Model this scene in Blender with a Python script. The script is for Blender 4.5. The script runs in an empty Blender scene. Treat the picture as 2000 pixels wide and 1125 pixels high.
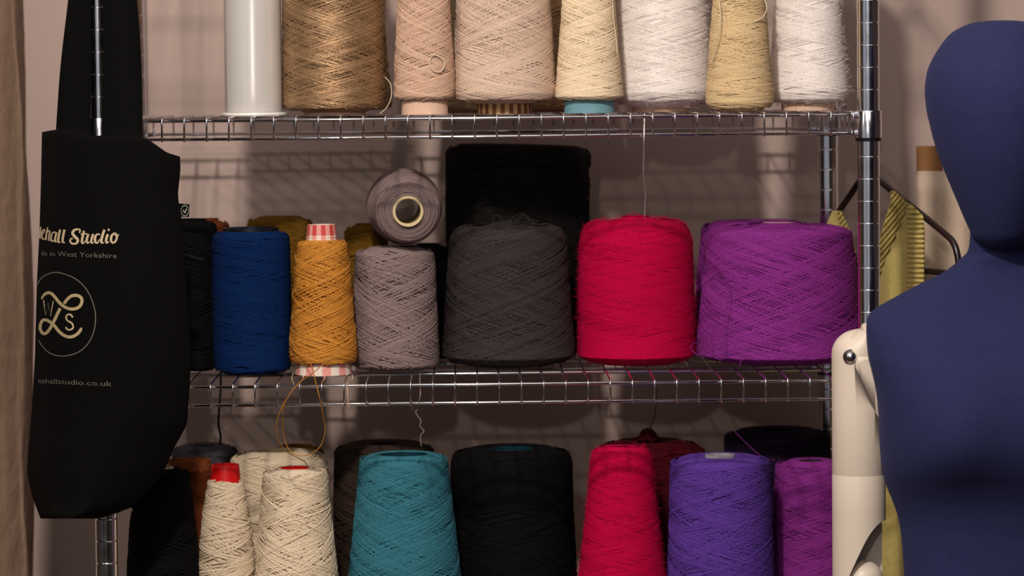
import bpy, math, random
import numpy as np
from mathutils import Vector, Matrix

PI = math.pi
scene = bpy.context.scene
COL = scene.collection

# ------------------------------------------------------------------ camera
F = 6627.0            # focal length in pixels of the 2000 px wide frame
S = 0.0254 / 43.35    # metres per pixel at the front posts
ROLL = 0.0095
PSI = 86.3 / F        # yaw
THE = 392.9 / F       # pitch down
EYE = 1.50
fw = Vector((math.sin(PSI) * math.cos(THE), math.cos(PSI) * math.cos(THE), -math.sin(THE)))
r0 = Vector((math.cos(PSI), -math.sin(PSI), 0))
u0 = r0.cross(fw)
rt = r0 * math.cos(ROLL) - u0 * math.sin(ROLL)
up = u0 * math.cos(ROLL) + r0 * math.sin(ROLL)
DIST = F * S
CAM = Vector((0, 0, EYE + fw.z * DIST)) - fw * DIST
CAM.z = EYE


def ray(px, py):
    return fw * F + rt * (px - 1000.0) - up * (py - 562.5)


def at(px, py, Y):
    """the point of the vertical plane y = Y that is seen at a pixel of the photograph"""
    d = ray(px, py)
    return CAM + d * ((Y - CAM.y) / d.y)


def pxm(Y):
    """metres per pixel in the plane y = Y"""
    return (Y - CAM.y) / F / fw.y


cd = bpy.data.cameras.new('camera')
cam = bpy.data.objects.new('camera', cd)
COL.objects.link(cam)
cam.matrix_world = Matrix(((rt.x, up.x, -fw.x, CAM.x), (rt.y, up.y, -fw.y, CAM.y), (rt.z, up.z, -fw.z, CAM.z), (0, 0, 0, 1)))
cd.sensor_width = 36
cd.lens = F / 2000 * 36
cd.clip_start = 0.05
cd.dof.use_dof = True
cd.dof.focus_distance = DIST - 0.04
cd.dof.aperture_fstop = 5.6
scene.camera = cam

# ------------------------------------------------------------------ materials
def lin(c):
    return tuple((v / 255 / 12.92) if v / 255 <= 0.04045 else ((v / 255 + 0.055) / 1.055) ** 2.4 for v in c) + (1,)


def principled(name, col, rough=0.7, metal=0.0, spec=0.5):
    m = bpy.data.materials.new(name)
    m.use_nodes = True
    b = m.node_tree.nodes['Principled BSDF']
    b.inputs['Base Color'].default_value = lin(col)
    b.inputs['Roughness'].default_value = rough
    b.inputs['Metallic'].default_value = metal
    b.inputs['Specular IOR Level'].default_value = spec
    return m, m.node_tree, b


def N(nt, kind, **kw):
    n = nt.nodes.new(kind)
    for k, v in kw.items():
        setattr(n, k, v)
    return n


def noisy(name, col, col2, scale, rough=0.8, bump=0.2, bump_scale=None, metal=0, spec=0.3, detail=6, stretch=(1, 1, 1), dist=0.002):
    m, nt, b = principled(name, col, rough, metal, spec)
    tc = N(nt, 'ShaderNodeTexCoord')
    mp = N(nt, 'ShaderNodeMapping')
    mp.inputs['Scale'].default_value = stretch
    nt.links.new(tc.outputs['Object'], mp.inputs['Vector'])
    no = N(nt, 'ShaderNodeTexNoise')
    no.inputs['Scale'].default_value = scale
    no.inputs['Detail'].default_value = detail
    nt.links.new(mp.outputs['Vector'], no.inputs['Vector'])
    mx = N(nt, 'ShaderNodeMix', data_type='RGBA')
    mx.inputs['A'].default_value = lin(col)
    mx.inputs['B'].default_value = lin(col2)
    nt.links.new(no.outputs['Fac'], mx.inputs['Factor'])
    nt.links.new(mx.outputs['Result'], b.inputs['Base Color'])
    if bump:
        n2 = N(nt, 'ShaderNodeTexNoise')
        n2.inputs['Scale'].default_value = bump_scale or scale * 3
        n2.inputs['Detail'].default_value = 5
        nt.links.new(mp.outputs['Vector'], n2.inputs['Vector'])
        bp = N(nt, 'ShaderNodeBump')
        bp.inputs['Strength'].default_value = bump
        bp.inputs['Distance'].default_value = dist
        nt.links.new(n2.outputs['Fac'], bp.inputs['Height'])
        nt.links.new(bp.outputs['Normal'], b.inputs['Normal'])
    return m


def fabric(name, col, freq=900, rough=0.95, sheen=0.090, bump=0.3, mott=0.06):
    """plain weave: crossed fine bands, a little mottling"""
    m, nt, b = principled(name, col, rough, 0, 0.1)
    tc = N(nt, 'ShaderNodeTexCoord')
    ws = []
    for ax in ('X', 'Z'):
        w = N(nt, 'ShaderNodeTexWave', bands_direction=ax)
        w.inputs['Scale'].default_value = freq / 6.283
        w.inputs['Distortion'].default_value = 1.5
        w.inputs['Detail'].default_value = 1
        nt.links.new(tc.outputs['Object'], w.inputs['Vector'])
        ws.append(w)
    ad = N(nt, 'ShaderNodeMath', operation='ADD')
    nt.links.new(ws[0].outputs['Fac'], ad.inputs[0])
    nt.links.new(ws[1].outputs['Fac'], ad.inputs[1])
    bp = N(nt, 'ShaderNodeBump')
    bp.inputs['Strength'].default_value = bump
    bp.inputs['Distance'].default_value = 0.0006
    nt.links.new(ad.outputs[0], bp.inputs['Height'])
    nt.links.new(bp.outputs['Normal'], b.inputs['Normal'])
    no = N(nt, 'ShaderNodeTexNoise')
    no.inputs['Scale'].default_value = 160
    no.inputs['Detail'].default_value = 4
    nt.links.new(tc.outputs['Object'], no.inputs['Vector'])
    mr = N(nt, 'ShaderNodeMapRange')
    mr.inputs['To Min'].default_value = 1 - mott * 3
    mr.inputs['To Max'].default_value = 1 + mott * 3
    nt.links.new(no.outputs['Fac'], mr.inputs['Value'])
    hs = N(nt, 'ShaderNodeHueSaturation')
    hs.inputs['Color'].default_value = lin(col)
    nt.links.new(mr.outputs['Result'], hs.inputs['Value'])
    nt.links.new(hs.outputs['Color'], b.inputs['Base Color'])
    b.inputs['Sheen Weight'].default_value = sheen
    b.inputs['Sheen Roughness'].default_value = 0.5
    b.inputs['Sheen Tint'].default_value = lin(tuple(min(255, c + 60) for c in col))
    return m


def yarn_mat(name, col, rough=0.85, sheen=0.075, metal=0.0, var=0.22, hue=0.0):
    """wound yarn: every strand has its own tint, with a fine twist along it"""
    m, nt, b = principled(name, col, rough, metal, 0.12 if metal == 0 else 0.5)
    a = N(nt, 'ShaderNodeAttribute', attribute_name='tint')
    tc = N(nt, 'ShaderNodeTexCoord')
    no = N(nt, 'ShaderNodeTexNoise')
    no.inputs['Scale'].default_value = 420
    no.inputs['Detail'].default_value = 3
    nt.links.new(tc.outputs['Object'], no.inputs['Vector'])
    ad = N(nt, 'ShaderNodeMath', operation='ADD')
    nt.links.new(a.outputs['Fac'], ad.inputs[0])
    nt.links.new(no.outputs['Fac'], ad.inputs[1])
    mr = N(nt, 'ShaderNodeMapRange')
    mr.inputs['From Min'].default_value = 0.3
    mr.inputs['From Max'].default_value = 1.7
    mr.inputs['To Min'].default_value = 1 - var
    mr.inputs['To Max'].default_value = 1 + var
    nt.links.new(ad.outputs[0], mr.inputs['Value'])
    hs = N(nt, 'ShaderNodeHueSaturation')
    hs.inputs['Color'].default_value = lin(col)
    nt.links.new(mr.outputs['Result'], hs.inputs['Value'])
    nt.links.new(hs.outputs['Color'], b.inputs['Base Color'])
    bp = N(nt, 'ShaderNodeBump')
    bp.inputs['Strength'].default_value = 0.4
    bp.inputs['Distance'].default_value = 0.0006
    n2 = N(nt, 'ShaderNodeTexNoise')
    n2.inputs['Scale'].default_value = 1500
    nt.links.new(tc.outputs['Object'], n2.inputs['Vector'])
    nt.links.new(n2.outputs['Fac'], bp.inputs['Height'])
    nt.links.new(bp.outputs['Normal'], b.inputs['Normal'])
    b.inputs['Sheen Weight'].default_value = sheen
    b.inputs['Sheen Roughness'].default_value = 0.4
    b.inputs['Sheen Tint'].default_value = lin(tuple(min(255, int(c * 0.8 + 50)) for c in col))
    return m


CHROME, nt, b = principled('chrome', (228, 228, 234), 0.13, 1.0)
no = N(nt, 'ShaderNodeTexNoise'); no.inputs['Scale'].default_value = 60
tc = N(nt, 'ShaderNodeTexCoord'); nt.links.new(tc.outputs['Object'], no.inputs['Vector'])
mr = N(nt, 'ShaderNodeMapRange'); mr.inputs['To Min'].default_value = 0.08; mr.inputs['To Max'].default_value = 0.22
nt.links.new(no.outputs['Fac'], mr.inputs['Value']); nt.links.new(mr.outputs['Result'], b.inputs['Roughness'])
STEEL = principled('steel_screw', (190, 188, 190), 0.22, 1.0)[0]
GROOVE = principled('groove_shadow_metal', (120, 120, 126), 0.35, 1.0)[0]
BLACKP = principled('black_plastic', (16, 15, 15), 0.35, 0, 0.5)[0]
HANGP = principled('brown_black_plastic', (34, 22, 20), 0.3, 0, 0.5)[0]
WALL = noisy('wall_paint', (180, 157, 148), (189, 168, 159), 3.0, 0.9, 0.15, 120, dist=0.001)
PLASTER = noisy('rough_plaster', (112, 88, 70), (150, 124, 104), 9, 0.95, 0.8, 45, stretch=(1, 1, 0.7), dist=0.005)
FLOORM = noisy('floor_boards', (112, 84, 62), (138, 106, 80), 6, 0.6, 0.1, 40, stretch=(1, 6, 1))
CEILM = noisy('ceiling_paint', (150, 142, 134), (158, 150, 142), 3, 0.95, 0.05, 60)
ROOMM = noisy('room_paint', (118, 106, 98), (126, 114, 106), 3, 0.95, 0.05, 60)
TOTE = fabric('black_cotton', (8, 7, 7), 1500, 0.95, 0.0, 0.35, 0.04)
PRINTG = principled('cream_print', (178, 158, 116), 0.8)[0]
PRINTS = principled('script_print', (196, 172, 138), 0.8)[0]
PRINTW = principled('grey_print', (112, 105, 94), 0.8)[0]
PRINTL = principled('label_print', (150, 152, 140), 0.8)[0]
NAVY = fabric('navy_linen', (41, 44, 80), 1300, 0.92, 0.2, 0.35, 0.05)
CREAMP = noisy('cream_plastic', (216, 200, 182), (220, 204, 187), 8, 0.42, 0.04, 200, spec=0.5)
CREAMD = noisy('cream_plastic_joint', (205, 188, 168), (210, 193, 174), 30, 0.5, 0.05, 300, spec=0.4)
KNIT = fabric('olive_knit', (200, 180, 108), 1100, 0.95, 0.35, 0.9, 0.07)
ROLLM = noisy('cream_cloth', (214, 192, 170), (200, 176, 154), 14, 0.95, 0.5, 60, dist=0.004)
KRAFT = noisy('kraft_card', (128, 88, 52), (146, 102, 62), 40, 0.8, 0.2, 200)
RED = principled('red_plastic', (205, 12, 16), 0.4, 0, 0.5)[0]
CHECKR = principled('check_red', (196, 62, 58), 0.7)[0]
CHECKP = principled('check_pink', (226, 150, 140), 0.7)[0]
CHECKW = principled('check_white', (232, 216, 200), 0.7)[0]
BRNCK = principled('check_brown', (120, 70, 32), 0.8)[0]
TANCK = principled('check_tan', (196, 160, 112), 0.8)[0]
BLUEC = noisy('blue_card', (96, 140, 152), (120, 160, 168), 60, 0.8, 0.2, 200)
CARD = noisy('pale_card', (214, 176, 150), (222, 186, 160), 60, 0.8, 0.15, 200)
CARDY = noisy('cream_card', (208, 190, 146), (216, 198, 156), 60, 0.8, 0.15, 200)
GREYC = noisy('grey_card', (150, 146, 146), (165, 160, 160), 60, 0.7, 0.15, 200)
TEALC = principled('teal_plastic', (14, 50, 62), 0.35)[0]
DARKC = principled('dark_card', (30, 27, 26), 0.6)[0]
RUSTC = noisy('rust_card', (128, 62, 26), (140, 72, 32), 60, 0.7, 0.15, 200)


# ------------------------------------------------------------------ mesh helpers
def mesh_obj(name, V, Fc, mat, parent=None, origin=(0, 0, 0), smooth=True, tint=None, mats=None, midx=None, flat_above=None):
    """link one mesh object; vertices are in world space and stored relative to origin"""
    V = np.asarray(V, dtype=np.float64).reshape(-1, 3) - np.asarray(origin, dtype=np.float64)
    me = bpy.data.meshes.new(name)
    if isinstance(Fc, np.ndarray) and Fc.ndim == 2:
        k = Fc.shape[1]
        me.vertices.add(len(V))
        me.vertices.foreach_set('co', V.astype(np.float32).ravel())
        me.loops.add(Fc.size)
        me.loops.foreach_set('vertex_index', Fc.astype(np.int32).ravel())
        me.polygons.add(len(Fc))
        me.polygons.foreach_set('loop_start', np.arange(0, Fc.size, k, dtype=np.int32))
        me.update(calc_edges=True)
    else:
        me.from_pydata([tuple(v) for v in V], [], [tuple(f) for f in Fc])
        me.update()
    if smooth:
        me.polygons.foreach_set('use_smooth', np.ones(len(me.polygons), dtype=bool))
    for m in (mats or [mat]):
        me.materials.append(m)
    if midx is not None:
        me.polygons.foreach_set('material_index', np.asarray(midx, dtype=np.int32))
    if tint is not None:
        a = me.attributes.new('tint', 'FLOAT', 'POINT')
        a.data.foreach_set('value', np.asarray(tint, dtype=np.float32))
    o = bpy.data.objects.new(name, me)
    COL.objects.link(o)
    if parent is not None:
        o.parent = parent
    return o


def thing(name, label, cat, loc=(0, 0, 0), group=None):
    o = bpy.data.objects.new(name, None)
    o.empty_display_size = 0.05
    COL.objects.link(o)
    o.location = loc
    o['label'] = label
    o['category'] = cat
    if group:
        o['group'] = group
    return o


def tag(o, label, cat, group=None):
    o['label'] = label
    o['category'] = cat
    if group:
        o['group'] = group
    return o


def struct(o):
    o['kind'] = 'structure'
    return o


class MB:
    """collects vertices and faces of one mesh"""
    def __init__(self):
        self.v = []
        self.f = []
        self.m = []

    def add(self, V, Fc, mi=0):
        n = len(self.v)
        self.v.extend([tuple(p) for p in V])
        self.f.extend([tuple(i + n for i in f) for f in Fc])
        self.m.extend([mi] * len(Fc))

    def box(self, a, b, mi=0):
        x0, y0, z0 = a
        x1, y1, z1 = b
        self.add([(x0, y0, z0), (x1, y0, z0), (x1, y1, z0), (x0, y1, z0), (x0, y0, z1), (x1, y0, z1), (x1, y1, z1), (x0, y1, z1)],
                 [(0, 3, 2, 1), (4, 5, 6, 7), (0, 1, 5, 4), (1, 2, 6, 5), (2, 3, 7, 6), (3, 0, 4, 7)], mi)

    def tube(self, pts, r, n=8, mi=0, cap=True):
        pts = [Vector(p) for p in pts]
        rs = r if isinstance(r, (list, tuple)) else [r] * len(pts)
        rings = []
        ref = None
        for i, p in enumerate(pts):
            t = (pts[min(i + 1, len(pts) - 1)] - pts[max(i - 1, 0)])
            if t.length < 1e-9:
                t = Vector((0, 0, 1))
            t.normalize()
            if ref is None:
                ref = Vector((0, 0, 1)) if abs(t.z) < 0.9 else Vector((1, 0, 0))
            a = ref - t * ref.dot(t)
            if a.length < 1e-6:
                a = Vector((1, 0, 0)) - t * t.x
            a.normalize()
            ref = a
            c = t.cross(a)
            rings.append([p + a * (math.cos(2 * PI * k / n) * rs[i]) + c * (math.sin(2 * PI * k / n) * rs[i]) for k in range(n)])
        V = [q for ring in rings for q in ring]
        Fc = []
        for i in range(len(pts) - 1):
            for k in range(n):
                Fc.append((i * n + k, i * n + (k + 1) % n, (i + 1) * n + (k + 1) % n, (i + 1) * n + k))
        if cap:
            Fc.append(tuple(range(n - 1, -1, -1)))
            Fc.append(tuple((len(pts) - 1) * n + k for k in range(n)))
        self.add(V, Fc, mi)

    def lathe(self, prof, n=48, centre=(0, 0, 0), mi=0, closed=False, mfun=None):
        """prof: list of (radius, z) about a vertical axis"""
        cx, cy, cz = centre
        V = []
        for r, z in prof:
            for k in range(n):
                a = 2 * PI * k / n
                V.append((cx + r * math.cos(a), cy + r * math.sin(a), cz + z))
        Fc = []
        M_ = len(prof)
        for i in range(M_ if closed else M_ - 1):
            j = (i + 1) % M_
            for k in range(n):
                Fc.append((i * n + k, i * n + (k + 1) % n, j * n + (k + 1) % n, j * n + k))
        base = len(self.f)
        self.add(V, Fc, mi)
        if mfun:
            for q in range(len(Fc)):
                self.m[base + q] = mfun(q // n, q % n)

    def build(self, name, mat, parent=None, origin=(0, 0, 0), smooth=True, mats=None):
        return mesh_obj(name, self.v, self.f, mat, parent, origin, smooth, mats=mats, midx=self.m if mats else None)


def sharp(o, deg=35):
    """keep hard edges hard on a smooth-shaded mesh"""
    me = o.data
    me.set_sharp_from_angle(angle=math.radians(deg))
    return o


def crom(P, n=8):
    """Catmull-Rom through points of any dimension"""
    P = [np.asarray(p, dtype=float) for p in P]
    Q = [2 * P[0] - P[1]] + P + [2 * P[-1] - P[-2]]
    out = []
    for i in range(1, len(Q) - 2):
        for k in range(n):
            t = k / n
            p0, p1, p2, p3 = Q[i - 1:i + 3]
            out.append(0.5 * (2 * p1 + (p2 - p0) * t + (2 * p0 - 5 * p1 + 4 * p2 - p3) * t * t + (3 * p1 - p0 - 3 * p2 + p3) * t ** 3))
    out.append(P[-1])
    return out


# ------------------------------------------------------------------ the room
WY = 0.545                 # back wall plane
RX0, RX1, RY0, RZ1 = -2.2, 2.4, -5.2, 2.75
mb = MB(); mb.box((RX0 - 0.1, WY, 0), (RX1 + 0.1, WY + 0.1, RZ1)); struct(mb.build('wall_back', WALL, smooth=False))
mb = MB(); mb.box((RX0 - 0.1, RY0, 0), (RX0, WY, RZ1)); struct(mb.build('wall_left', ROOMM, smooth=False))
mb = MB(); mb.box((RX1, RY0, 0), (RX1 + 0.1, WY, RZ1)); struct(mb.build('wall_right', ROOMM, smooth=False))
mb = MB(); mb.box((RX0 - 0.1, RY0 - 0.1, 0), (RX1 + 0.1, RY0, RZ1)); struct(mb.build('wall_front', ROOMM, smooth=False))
mb = MB(); mb.box((RX0 - 0.1, RY0 - 0.1, -0.1), (RX1 + 0.1, WY + 0.1, 0)); struct(mb.build('floor', FLOORM, smooth=False))
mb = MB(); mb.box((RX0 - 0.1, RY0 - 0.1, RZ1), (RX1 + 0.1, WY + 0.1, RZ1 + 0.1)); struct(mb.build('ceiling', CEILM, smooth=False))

# rough plastered pier at the left, its uneven profile run down the wall
def pier():
    Y1 = WY
    prof_px = [(-140, 0.30), (-20, 0.335), (10, 0.352), (22, 0.362), (34, 0.372), (44, 0.378), (50, 0.40), (55, 0.44), (58, 0.48), (59, WY + 0.01)]
    rng = random.Random(5)
    zs = np.linspace(0.0, RZ1, 120)
    V, Fc = [], []
    n = 0
    fine = []
    for i in range(len(prof_px) - 1):
        for k in range(4):
            t = k / 4
            fine.append((prof_px[i][0] * (1 - t) + prof_px[i + 1][0] * t, prof_px[i][1] * (1 - t) + prof_px[i + 1][1] * t))
    fine.append(prof_px[-1])
    n = len(fine)
    jit = [[rng.uniform(-1, 1) for _ in fine] for _ in zs]
    for iz, z in enumerate(zs):
        for k, (px, Y) in enumerate(fine):
            p = at(px, 560, Y)
            w = 0.0012 * jit[iz][k] + 0.004 * math.sin(z * 9 + k * 0.1) + 0.002 * math.sin(z * 23 + k * 0.3)
            V.append((p.x + w * 0.6, min(Y + (w if Y < WY else 0), WY + 0.02), z))
    for iz in range(len(zs) - 1):
        for k in range(n - 1):
            a = iz * n + k
            Fc.append((a, a + 1, a + n + 1, a + n))
    return struct(mesh_obj('trim_1', V, Fc, PLASTER))
pier()

# ------------------------------------------------------------------ the shelving unit
XL = at(199.5, 562, 0).x
XR = at(1697.3, 562, 0).x
YB = 0.432
RP = 0.0127
zt1 = at(1000, 230.5, -0.006).z
zt2 = at(1000, 750.3, -0.006).z
zt3 = zt2 - (zt1 - zt2)
WIRE, ROD = 0.0011, 0.0019
DECK = ROD + 2 * WIRE         # deck top above the rod axis
unit = thing('wire_shelving_unit', 'chrome wire shelving unit holding rows of yarn cones', 'shelving unit', ((XL + XR) / 2, YB / 2, 0))
UO = unit.location[:]


def post(x, y):
    prof = [(0.0, 0.012), (RP, 0.012)]
    z = zt1 % 0.0254
    # grooves one inch apart, placed so that they fall where the photograph shows them on the front right post
    g0 = at(1697, 131, 0).z % 0.0254
    z = g0 if g0 > 0.02 else g0 + 0.0254
    while z < 2.0:
        prof += [(RP, z - 0.0011), (RP - 0.0006, z - 0.0006), (RP - 0.0008, z), (RP - 0.0004, z + 0.0005), (RP, z + 0.0009)]
        z += 0.0254
    prof += [(RP, 2.02), (0.0, 2.02)]
    m_ = MB()
    m_.lathe(prof, 28, (x, y, 0))
    o = m_.build('post', CHROME, unit, UO)
    sharp(o, 40)
    f_ = MB()
    f_.lathe([(0, 0), (0.017, 0), (0.017, 0.006), (0.011, 0.012), (0, 0.012)], 20, (x, y, 0))
    sharp(f_.build('levelling_foot', BLACKP, o, UO))
    return o


for px_, py_ in ((XL, 0), (XR, 0), (XL, YB), (XR, YB)):
    post(px_, py_)

XW0 = at(316.5, 250, -0.006).x


def wire_shelf(zt):
    zb = zt - 0.0209
    m_ = MB()
    yf, yb = -0.006, YB + 0.006
    for yy in (yf, yb):
        for zz in (zt, zb):
            m_.tube([(XL + 0.01, yy, zz), (XR - 0.01, yy, zz)], ROD, 10)
    for xx in (XL, XR):
        for zz in (zt, zb):
            m_.tube([(xx, 0.01, zz), (xx, YB - 0.01, zz)], ROD, 10)
    for yy in (0.143, 0.289):
        m_.tube([(XL, yy, zt), (XR, yy, zt)], ROD, 10)
    # deck wires, bent down over the front and back rods
    k = -4
    while True:
        x = XW0 + k * 0.0254
        k += 1
        if x < XL + 0.016:
            continue
        if x > XR - 0.012:
            break
        w = ROD + WIRE
        zz = zt + w
        pts = [(x, yf - w, zb - ROD - 0.001), (x, yf - w, zt - 0.001), (x, yf - w * 0.75, zt + w * 0.7), (x, yf, zz), (x, YB / 2, zz),
               (x, yb, zz), (x, yb + w * 0.75, zt + w * 0.7), (x, yb + w, zt - 0.001), (x, yb + w, zb - ROD - 0.001)]
        m_.tube(pts, WIRE, 6)
    # side wires
    for sx, xx in ((-1, XL), (1, XR)):
        yy = 0.04
        while yy < YB - 0.03:
            m_.tube([(xx + sx * (ROD + WIRE), yy, zt), (xx + sx * (ROD + WIRE), yy, zb)], WIRE, 6)
            yy += 0.0508
    sh = m_.build('wire_shelf', CHROME, unit, UO)
    for xx in (XL, XR):
        for yy in (0, YB):
            c_ = MB()
            c_.lathe([(0.0128, zb - 0.0055), (0.0155, zb - 0.0055), (0.0152, zt + 0.0035), (0.0147, zt + 0.0045), (0.0128, zt + 0.0045)], 32, (xx, yy, 0), closed=True)
            sx = 1 if xx == XL else -1
            sy = 1 if yy == 0 else -1
            # weld lugs that carry the rods
            for zz in (zt, zb):
                c_.tube([(xx + sx * 0.0135, yy - sy * 0.005, zz), (xx + sx * 0.021, yy - sy * 0.006, zz)], [0.0042, 0.0026], 10)
            col = c_.build('collar', CHROME, sh, UO)
            sharp(col)
            s_ = MB()
            s_.lathe([(0.0128, zb - 0.0095), (0.0148, zb - 0.0095), (0.0152, zb - 0.0056), (0.0128, zb - 0.0056)], 24, (xx, yy, 0), closed=True)
            sharp(s_.build('sleeve_ring', BLACKP, sh, UO))
    return sh


for z_ in (2 * zt1 - zt2, zt1, zt2, zt3, 0.16):
    wire_shelf(z_)
DZ = {1: zt1 + DECK, 2: zt2 + DECK, 3: zt3 + DECK}


# ------------------------------------------------------------------ wound yarn
def yarn_mesh(name, prof, mat, parent, seed, psi=18, thick=0.0015, cover=1.5, fuzz=600, fuzz_len=0.003, hole=0.016, jag=0.15, lumpy=0.0, relief=0.4, gap=1.35):
    """prof: (z, r) bottom to top of the wound package in local space; strands are laid helically up and down over it"""
    rng = np.random.default_rng(seed)
    pz = np.array([p[0] for p in prof]); pr = np.array([p[1] for p in prof])
    z0, z1 = pz[0], pz[-1]
    H = z1 - z0
    ins = thick * (0.3 + 0.75 * relief)
    # body: bottom disc, flank, top disc and inside of the hole
    zs = np.linspace(z0, z1, 26)
    rs = np.interp(zs, pz, pr) - ins
    ed = min(0.010, H * 0.08)
    ring = [(hole, z0 + 0.002), (rs[0] * 0.80, z0), (rs[0] - ed * 0.5, z0 + ed * 0.2)] + [(r, z) for z, r in zip(zs, rs) if z0 + ed * 0.7 < z < z1 - ed * 0.7] + \
           [(rs[-1] - ed * 0.25, z1 - ed * 0.35), (rs[-1] - ed, z1), (max(hole + 0.004, rs[-1] * 0.7), z1 + 0.0005), (hole, z1 - 0.002)]
    n = 96
    ang = np.arange(n) * 2 * PI / n
    rr = np.array([q[0] for q in ring]); rz = np.array([q[1] for q in ring])
    lump = 1 + lumpy * (np.sin(ang * 3 + seed)[None, :] * np.sin(rz * 45 + seed)[:, None])
    Vb = np.stack([rr[:, None] * np.cos(ang)[None] * lump, rr[:, None] * np.sin(ang)[None] * lump, np.repeat(rz[:, None], n, 1)], -1).reshape(-1, 3)
    i, k = np.meshgrid(np.arange(len(ring) - 1), np.arange(n), indexing='ij')
    k2 = (k + 1) % n
    Fb = np.stack([i * n + k, i * n + k2, (i + 1) * n + k2, (i + 1) * n + k], -1).reshape(-1, 4)
    Vs, Fs, Ts = [Vb], [Fb], [np.full(len(Vb), 0.35)]
    off = len(Vb)
    rmean = float(np.mean(pr))
    sp = math.sin(math.radians(psi))
    need = cover * 2.0 * 2 * PI * rmean * sp / thick
    laid = 0
    cross = np.array([(1, 0), (0, 1), (-1, 0), (0, -1)], dtype=float)
    sgn = 1
    lastz = H - ed
    while laid < need:
        m = int(rng.integers(1, 6))
        ps = math.radians(psi * (1 + jag * rng.normal()))
        ps = max(ps, math.radians(4))
        th0 = rng.uniform(0, 2 * PI)
        lift = thick * relief * rng.uniform(-0.2, 1.0)
        a0 = z0 + ed * 0.35 + abs(rng.normal()) * 0.003
        a1 = z1 - ed * 0.35 - abs(rng.normal()) * 0.003
        for s in range(m):
            tot = (a1 - a0) / (rmean * math.tan(ps))
            nn = max(8, int(tot / (2 * PI) * 56))
            u = np.linspace(0, 1, nn)
            ease = 0.55 * u + 0.45 * (3 * u * u - 2 * u ** 3)
            z = a0 + (a1 - a0) * (ease if sgn > 0 else 1 - ease)
            th = th0 + s * thick * gap / (rmean * math.sin(ps)) * (1 + 0.15 * rng.normal()) + u * tot
            wob = rng.normal(size=3)
            z = z + thick * 0.5 * (wob[0] * np.sin(u * 5 + wob[1] * 6) + 0.6 * wob[2] * np.sin(u * 17))
            r = np.interp(z, pz, pr)
            # round the shoulders
            dtop = np.clip((z1 - z) / ed, 0, 1); dbot = np.clip((z - z0) / ed, 0, 1)
            r = r - ed * 0.5 * (1 - np.sqrt(1 - (1 - dtop) ** 2)) - ed * 0.5 * (1 - np.sqrt(1 - (1 - dbot) ** 2))
            r = r * (1 + lumpy * np.sin(th * 3 + seed) * np.sin(z * 45 + seed)) + lift + thick * 0.1 * rng.normal()
            C = np.stack([r * np.cos(th), r * np.sin(th), z], -1)
            T = np.gradient(C, axis=0)
            T /= np.linalg.norm(T, axis=1, keepdims=True) + 1e-12
            Rd = np.stack([np.cos(th), np.sin(th), np.zeros(nn)], -1)
            B = np.cross(T, Rd)
            h = thick * 0.5
            V = C[:, None, :] + h * (cross[None, :, 0:1] * Rd[:, None, :] * 0.9 + cross[None, :, 1:2] * B[:, None, :])
            ii, kk = np.meshgrid(np.arange(nn - 1), np.arange(4), indexing='ij')
            kk2 = (kk + 1) % 4
            Fq = np.stack([ii * 4 + kk, (ii + 1) * 4 + kk, (ii + 1) * 4 + kk2, ii * 4 + kk2], -1).reshape(-1, 4) + off
            Vs.append(V.reshape(-1, 3)); Fs.append(Fq)
            Ts.append(np.full(nn * 4, np.clip(0.5 + 0.22 * rng.normal(), 0, 1)))
            off += nn * 4
            laid += 1
        sgn = -sgn
    # loose fibres standing off the surface
    if fuzz:
        z = rng.uniform(z0, z1, fuzz); th = rng.uniform(0, 2 * PI, fuzz)
        r = np.interp(z, pz, pr) - ed * 0.35 * (z > z1 - ed * 0.6) - 0.0005
        P = np.stack([r * np.cos(th), r * np.sin(th), z], -1)
        D = np.stack([np.cos(th), np.sin(th), np.zeros(fuzz)], -1) * 0.55 + rng.normal(size=(fuzz, 3)) * 0.6
        L = fuzz_len * rng.uniform(0.3, 1.0, fuzz)[:, None]
        D2 = D + rng.normal(size=(fuzz, 3)) * 0.5
        W = np.cross(D, rng.normal(size=(fuzz, 3))); W /= np.linalg.norm(W, axis=1, keepdims=True) + 1e-9
        W *= 0.00009
        M1 = P + D * L * 0.55; M2 = P + D * L * 0.55 + D2 * L * 0.5
        V = np.stack([P - W, P + W, M1 + W, M1 - W, M2 + W * 0.5, M2 - W * 0.5], 1).reshape(-1, 3)
        bs = np.arange(fuzz) * 6 + off
        Fq = np.concatenate([np.stack([bs, bs + 1, bs + 2, bs + 3], -1), np.stack([bs + 3, bs + 2, bs + 4, bs + 5], -1)])
        Vs.append(V); Fs.append(Fq); Ts.append(np.full(fuzz * 6, 0.7))
    return mesh_obj(name, np.concatenate(Vs), np.concatenate(Fs), mat, parent, tint=np.concatenate(Ts))


def cone_tube(parent, z0, r0, z1, r1, mat, mats=None, mfun=None, n=40, wall=0.0022):
    """the hollow card or plastic former the yarn is wound on"""
    m_ = MB()
    k = 14
    out = [(r0 + (r1 - r0) * i / k, z0 + (z1 - z0) * i / k) for i in range(k + 1)]
    inn = [(r0 - wall + (r1 - r0) * i / k, z0 + (z1 - z0) * i / k) for i in range(k, -1, -1)]
    m_.lathe(out + inn, n, closed=True, mfun=mfun)
    return sharp(m_.build('tube', mat, parent, mats=mats))


def thread(parent, pts, mat, r=0.0005, origin=None, name='yarn_end', n=6):
    """loose end of yarn; pts are (px, py, Y) or world points"""
    P = [at(*p) if len(p) == 3 and abs(p[0]) > 8 else Vector(p) for p in pts]
    P = [Vector(q) for q in crom([tuple(p) for p in P], n)]
    m_ = MB()
    m_.tube(P, r, 5)
    return m_.build(name, mat, parent, origin if origin is not None else parent.location[:])


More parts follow.
